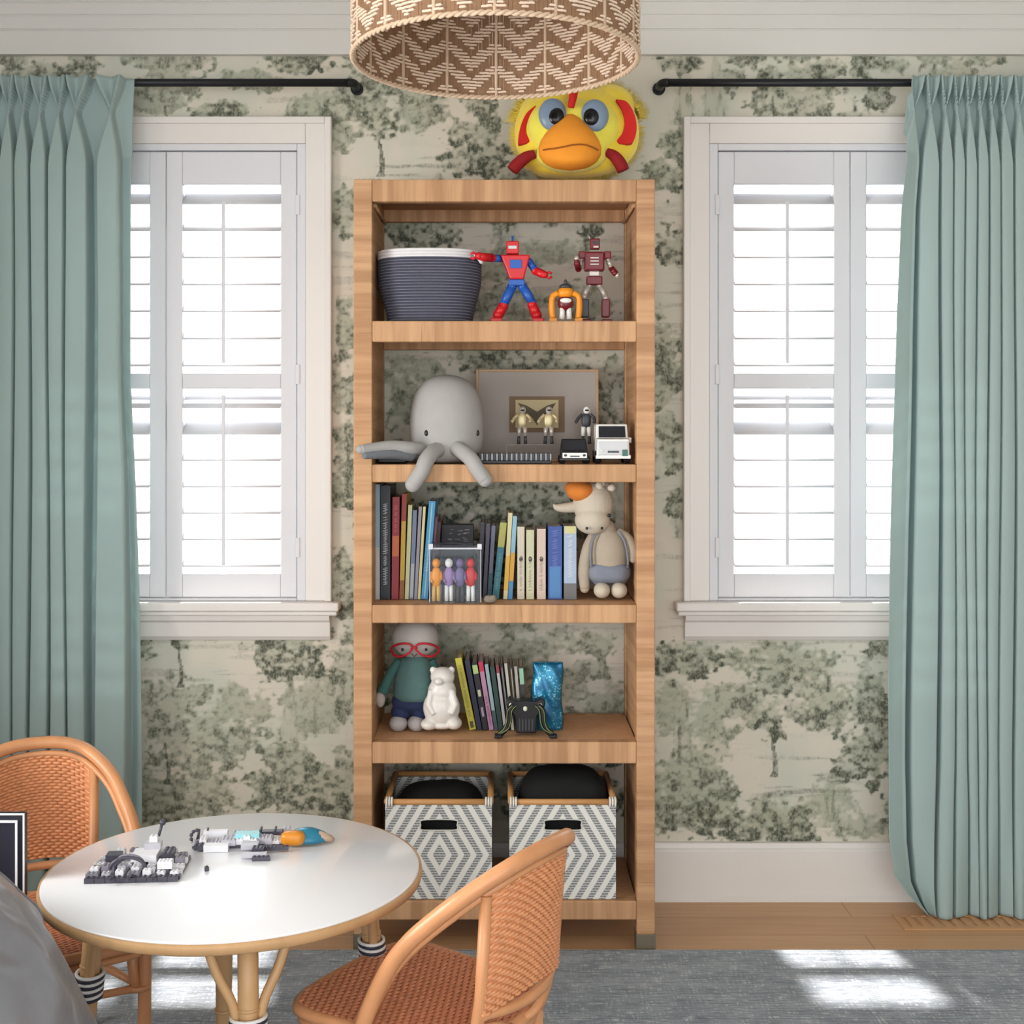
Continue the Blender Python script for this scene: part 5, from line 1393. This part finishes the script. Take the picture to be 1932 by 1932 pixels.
# ------------------------------------------------------------------ bottom shelf: patterned fabric boxes
def m_diamond():
    t = NT('diamond_fabric'); co = t.coord(); x, y, z = t.sep(co)
    d = t.math('ADD', t.math('DIVIDE', t.math('ABSOLUTE', x), .0335), t.math('DIVIDE', t.math('ABSOLUTE', z), .0560))
    side = t.math('DIVIDE', t.math('ABSOLUTE', y), .0335)
    st = t.math('FRACT', t.math('ADD', d, .42))
    m = t.math('MULTIPLY', t.ramp(st, .40, .48), t.math('SUBTRACT', 1.0, t.ramp(st, .92, 1.0)))
    rowz = t.math('FRACT', t.math('DIVIDE', z, .0068)); dash = t.math('SUBTRACT', 1.0, t.ramp(t.math('ABSOLUTE', t.math('SUBTRACT', rowz, .5)), .30, .42))
    rid = t.math('FLOOR', t.math('DIVIDE', z, .0068)); xs_ = t.math('FRACT', t.math('ADD', t.math('DIVIDE', x, .0095), t.math('MULTIPLY', rid, .37)))
    xd = t.math('SUBTRACT', 1.0, t.ramp(t.math('ABSOLUTE', t.math('SUBTRACT', xs_, .5)), .40, .47))
    m = t.math('MULTIPLY', m, t.math('MULTIPLY', t.math('ADD', t.math('MULTIPLY', dash, .85), .15), t.math('ADD', t.math('MULTIPLY', xd, .4), .6)))
    n = t.noise(t.mapping(co, (300,300,300)), 1, 2)
    c = t.mix(m, lin((222,220,214)), lin((122,124,128))); c = t.mix(t.math('MULTIPLY', n, .12), c, lin((150,150,150)))
    t.base(c); t.set(.9, 0, .15); t.bump(m, -.3, .0015); return t.m
dm = m_diamond()
def fabric_box(px0, px1, pxc, label):
    y0, y1 = 3.412, 3.70; z0 = ST['s5']+.0008; D = y0
    x0, x1 = PX(px0, D), PX(px1, D); zt = PZ(1519, D); xc = PX(pxc, D); zc = PZ(1613, D)
    root = thing('fabric_box', ((x0+x1)/2, (y0+y1)/2, z0), label, 'storage box', 'patterned fabric boxes')
    h0, h1, hz0, hz1 = (x0+x1)/2-.048, (x0+x1)/2+.050, PZ(1566, D), PZ(1547, D); t_ = .004
    m = MB(); m.box(x0, h0, y0, y0+t_, z0, zt); m.box(h1, x1, y0, y0+t_, z0, zt); m.box(h0, h1, y0, y0+t_, z0, hz0); m.box(h0, h1, y0, y0+t_, hz1, zt)
    m.box(x0, x0+t_, y0+t_, y1-t_, z0, zt); m.box(x1-t_, x1, y0+t_, y1-t_, z0, zt); m.box(x0, x1, y1-t_, y1, z0, zt); m.box(x0+t_, x1-t_, y0+t_, y1-t_, z0, z0+t_)
    m.build('fabric_body', dm, root, origin=(xc, y0, zc), fix=False)
    g = MB(); q = catmull([(h0+.006,y0-.001,hz0),(h1-.006,y0-.001,hz0),(h1,y0-.001,(hz0+hz1)/2),(h1-.006,y0-.001,hz1),(h0+.006,y0-.001,hz1),(h0,y0-.001,(hz0+hz1)/2)], 6, closed=True)
    g.tube(q, .0016, 6, closed=True); g.build('handle_trim', M('pale_cloth_trim', (206,204,198), .85), root)
    wd = M('light_wood_rod', (196,144,92), .5, .1, 30, aniso=(.3,1,1)); r_ = .0085; zr = zt+r_*.9
    for (nm, a, b) in (('front_rod', (x0+.004,y0+.004,zr), (x1-.004,y0+.004,zr)), ('back_rod', (x0+.004,y1-.004,zr), (x1-.004,y1-.004,zr)), ('side_rod', (x0+.004,y0+.004,zr), (x0+.004,y1-.004,zr)), ('side_rod', (x1-.004,y0+.004,zr), (x1-.004,y1-.004,zr))):
        MB().tube([a, b], r_, 10).build(nm, wd, root)
    rp = M('white_cotton_rope', (226,222,216), .85, .04, 100, .5, 400)
    for cx in (x0+.010, x1-.010):
        k_ = MB()
        for dx in (-.006, .001, .008): k_.tube([(cx+dx+.003*0, y0+.004+.0115*math.cos(a), zr+.0115*math.sin(a)) for a in [2*PI*i/14 for i in range(14)]], .0028, 6, closed=True)
        k_.build('corner_lashing', rp, root)
fabric_box(727, 928, 829, 'grey and white diamond fabric box nearer the play table')
fabric_box(961, 1162, 1062, 'grey and white diamond fabric box partly behind the front chair')
def box_fillings():
    dk = M('black_cloth', (24,25,26), .95, .12, 20, .4, 120)
    for (a, b, top, lab) in ((975,1150,1447,'black rounded cloth bag stuffed into the fabric box behind the front chair'), (745,915,1478,'added dark form standing in for shade in the fabric box nearer the table')):
        D = 3.56; x0, x1 = PX(a, D), PX(b, D); zt = PZ(top, D); zb = ST['s5']+.006
        root = thing('cloth_bag' if a > 900 else 'shade_filler', ((x0+x1)/2, D, zb), lab, 'bag' if a > 900 else 'cloth')  # the form nearer the table is added, a dark mass imitating shade
        m = MB(); m.ell(((x0+x1)/2, D, (zt+zb)/2), ((x1-x0)/2, .115, (zt-zb)/2), e=.55, nu=40, nv=24); o = m.build('cloth', dk, root)
        tx = bpy.data.textures.new('folds', 'CLOUDS'); tx.noise_scale = .05; d = o.modifiers.new('folds', 'DISPLACE'); d.texture = tx; d.strength = .010; d.mid_level = .8
box_fillings()

# ------------------------------------------------------------------ brick-built models on the table
def brick(mb, x, y, z, sx, sy, sz, rot=0, stud=True, org=None):
    m = Matrix.Translation(org) @ Matrix.Rotation(rot, 4, 'Z') if org is not None else None
    mb.box(x-sx/2, x+sx/2, y-sy/2, y+sy/2, z, z+sz, m)
    if stud:
        nx, ny = max(1, int(round(sx/.008))), max(1, int(round(sy/.008)))
        if nx*ny <= 10:
            for i in range(nx):
                for j in range(ny):
                    mb.lathe([(0,0),(.0025,0),(.0025,.0017),(0,.0017)], (x-sx/2+(i+.5)*sx/nx, y-sy/2+(j+.5)*sy/ny, z+sz), 8, xf=m)
def ship_left():
    x0, x1 = PX(160, 2.45), PX(333, 2.45)
    c = Vector(((x0+x1)/2, 2.512, TZ+.0005))
    root = thing('brick_model', c, 'grey and white brick-built model nearer the rattan chair', 'toy model', 'brick-built models on the white table')
    W = x1-x0; rot = R(4)
    lg = M('light_grey_brick', (188,186,196), .3, .03); dg = M('dark_grey_brick', (74,72,84), .3, .05); wh = M('white_brick', (232,232,238), .3, .01); mg = M('mid_grey_brick', (134,132,144), .3, .04)
    h = MB(); s = MB(); w = MB(); t = MB(); rnd = random.Random(21)
    for i in range(9):
        x = -W/2+W*(i+.5)/9
        brick(s, x, -.072, 0, W/9*.96, .016, .0096, rot, True, c)
    for i in range(7):
        for j in range(8):
            x = -W/2+.012+W*.88*i/6; y = -.060+.018*j
            if abs(x) > W*.40 and j > 6: continue
            lev = rnd.choice((0, 1, 1, 2, 2, 3)); m = rnd.choice((h, w, w, t, w))
            sx = rnd.choice((.016, .016, .024)); 
            brick(s if lev > 0 else m, x, y, 0, .022, .016, .0064, rot, False, c)
            brick(m, x, y, .0064, sx, .0155, .0032+.0045*lev, rot, True, c)
    # raised centre, arch and turret
    for (x, y, z, sx, sy, sz, m) in ((.01,.01,.018,.05,.05,.012,w),(.02,.035,.030,.032,.024,.012,h),(.02,.04,.042,.016,.016,.010,w),(-.05,.0,.02,.028,.028,.012,s),(.055,.012,.02,.02,.04,.012,s),(.06,-.05,.018,.028,.02,.014,w)):
        brick(m, x, y, z, sx, sy, sz, rot, True, c)
    for k_ in range(2):
        pts = [(-.012+.034*math.cos(a)*(1-.15*k_), -.052+k_*.012, .018+.022*math.sin(a)) for a in [PI*i/10 for i in range(11)]]
        m_ = Matrix.Translation(c) @ Matrix.Rotation(rot, 4, 'Z'); s2 = [m_ @ Vector(p) for p in pts]; (t if k_ else s).tube(s2, .0038, 6)
    m_ = Matrix.Translation(c) @ Matrix.Rotation(rot, 4, 'Z')
    s.tube([m_ @ Vector((.028,.045,.05)), m_ @ Vector((.034,.05,.074))], .003, 8); s.ell(m_ @ Vector((.035,.05,.076)), .0068, nu=12, nv=8)
    for x in (-.035, .0, .045): s.tube([m_ @ Vector((x,-.07,.012)), m_ @ Vector((x-.004,-.098,.010))], .0035, 8)
    h.build('light_grey_bricks', lg, root); s.build('dark_grey_bricks', dg, root); w.build('white_bricks', wh, root); t.build('mid_grey_bricks', mg, root)
ship_left()
def ship_right():
    c = P(500, 1592, 2.66); c = Vector((PX(495, 2.66), 2.655, TZ+.0005)); rot = R(4)
    root = thing('brick_model', c, 'brick-built spaceship model with orange and teal nose', 'toy model', 'brick-built models on the white table')
    lg = MATS['light_grey_brick']; dg = MATS['dark_grey_brick']; wh = MATS['white_brick']; orb = M('orange_brick', (206,132,40), .3, .05); te = M('teal_brick', (40,120,150), .25, .06); aq = M('pale_aqua_brick', (150,214,222), .3, .03); tn = M('tan_nose_brick', (170,144,122), .35, .05)
    m_ = Matrix.Translation(c) @ Matrix.Rotation(rot, 4, 'Z')
    h = MB(); d = MB(); l = MB(); a = MB(); rnd = random.Random(8)
    for i in range(13):
        x = -.135+.015*i; brick(d, x, .0, 0, .015, .028, .0064, rot, False, c)
        brick(rnd.choice((h, l, h)), x, rnd.uniform(-.006,.006), .0064, .0148, .030, .006+.006*(i % 3 == 1)+.005*(4 < i < 10), rot, True, c)
    for (x, y, z, sx, sy, sz, m) in ((-.03,.004,.018,.05,.026,.008,a),(-.045,.03,.010,.04,.02,.010,h),(-.10,.03,.010,.05,.016,.014,l),(-.02,-.035,.008,.034,.034,.008,h),(.0,-.06,.006,.024,.02,.010,d),(.03,-.045,.004,.06,.010,.008,d),
                                     (-.005,-.085,.004,.05,.014,.008,h),(.01,-.095,.0,.036,.010,.008,d),(-.09,-.03,.0,.05,.02,.014,l),(-.125,-.022,.004,.02,.03,.010,d),(.02,.034,.012,.05,.018,.008,d),(.05,.028,.018,.016,.016,.010,h)): brick(m, x, y, z, sx, sy, sz, rot, True, c)
    for (x, y, z, h_) in ((-.005,.01,.024,.012),(.025,.01,.022,.014),(.04,-.0,.022,.010),(-.135,.01,.012,.022),(-.12,.03,.012,.018)): d.tube([m_ @ Vector((x,y,z)), m_ @ Vector((x+.004,y,z+h_))], [.0035,.002], 8)
    for i in range(6):
        t = i/5; a_ = PI*.5+PI*t; d.ell(m_ @ Vector((-.135+.012*math.cos(a_), .0, .020+.014*math.sin(a_))), .0042, nu=8, nv=6)
    h.build('light_grey_bricks', lg, root); d.build('dark_grey_bricks', dg, root); l.build('white_bricks', wh, root); a.build('aqua_bricks', aq, root)
    o = MB(); o.ell(m_ @ Vector((.066,-.014,.018)), (.026,.016,.015), e=.7); o.build('orange_shell', orb, root)
    t = MB()
    def nose(u, v):
        x = lerp(.062, .140, u); r = .024*math.sin(PI*(.24+.66*u)); a_ = PI*v
        return m_ @ Vector((x, .006-r*math.cos(a_)*1.1, .006+.026*math.sin(PI*(.26+.62*u))*math.sin(a_)))
    t.grid(nose, 14, 12); t.build('teal_canopy', te, root, solid=.003)
    n = MB(); n.tube([m_ @ Vector((.118,.002,.0145)), m_ @ Vector((.145,.0,.010)), m_ @ Vector((.152,.0,.0075))], [.013,.008,.003], 10); n.build('nose_tip', tn, root)
ship_right()
def loose():
    x, D = PX(390, 2.50), 2.50
    m = MB(); brick(m, 0, 0, 0, .008, .008, .008, .4, True, Vector((x, D, TZ+.0005)))
    o = m.build('toy_brick', M('dark_grey_brick', (74,72,84)), None, origin=(x, D, TZ+.0005)); tag(o, 'single tiny dark brick lying loose on the white tabletop', 'toy brick')
loose()
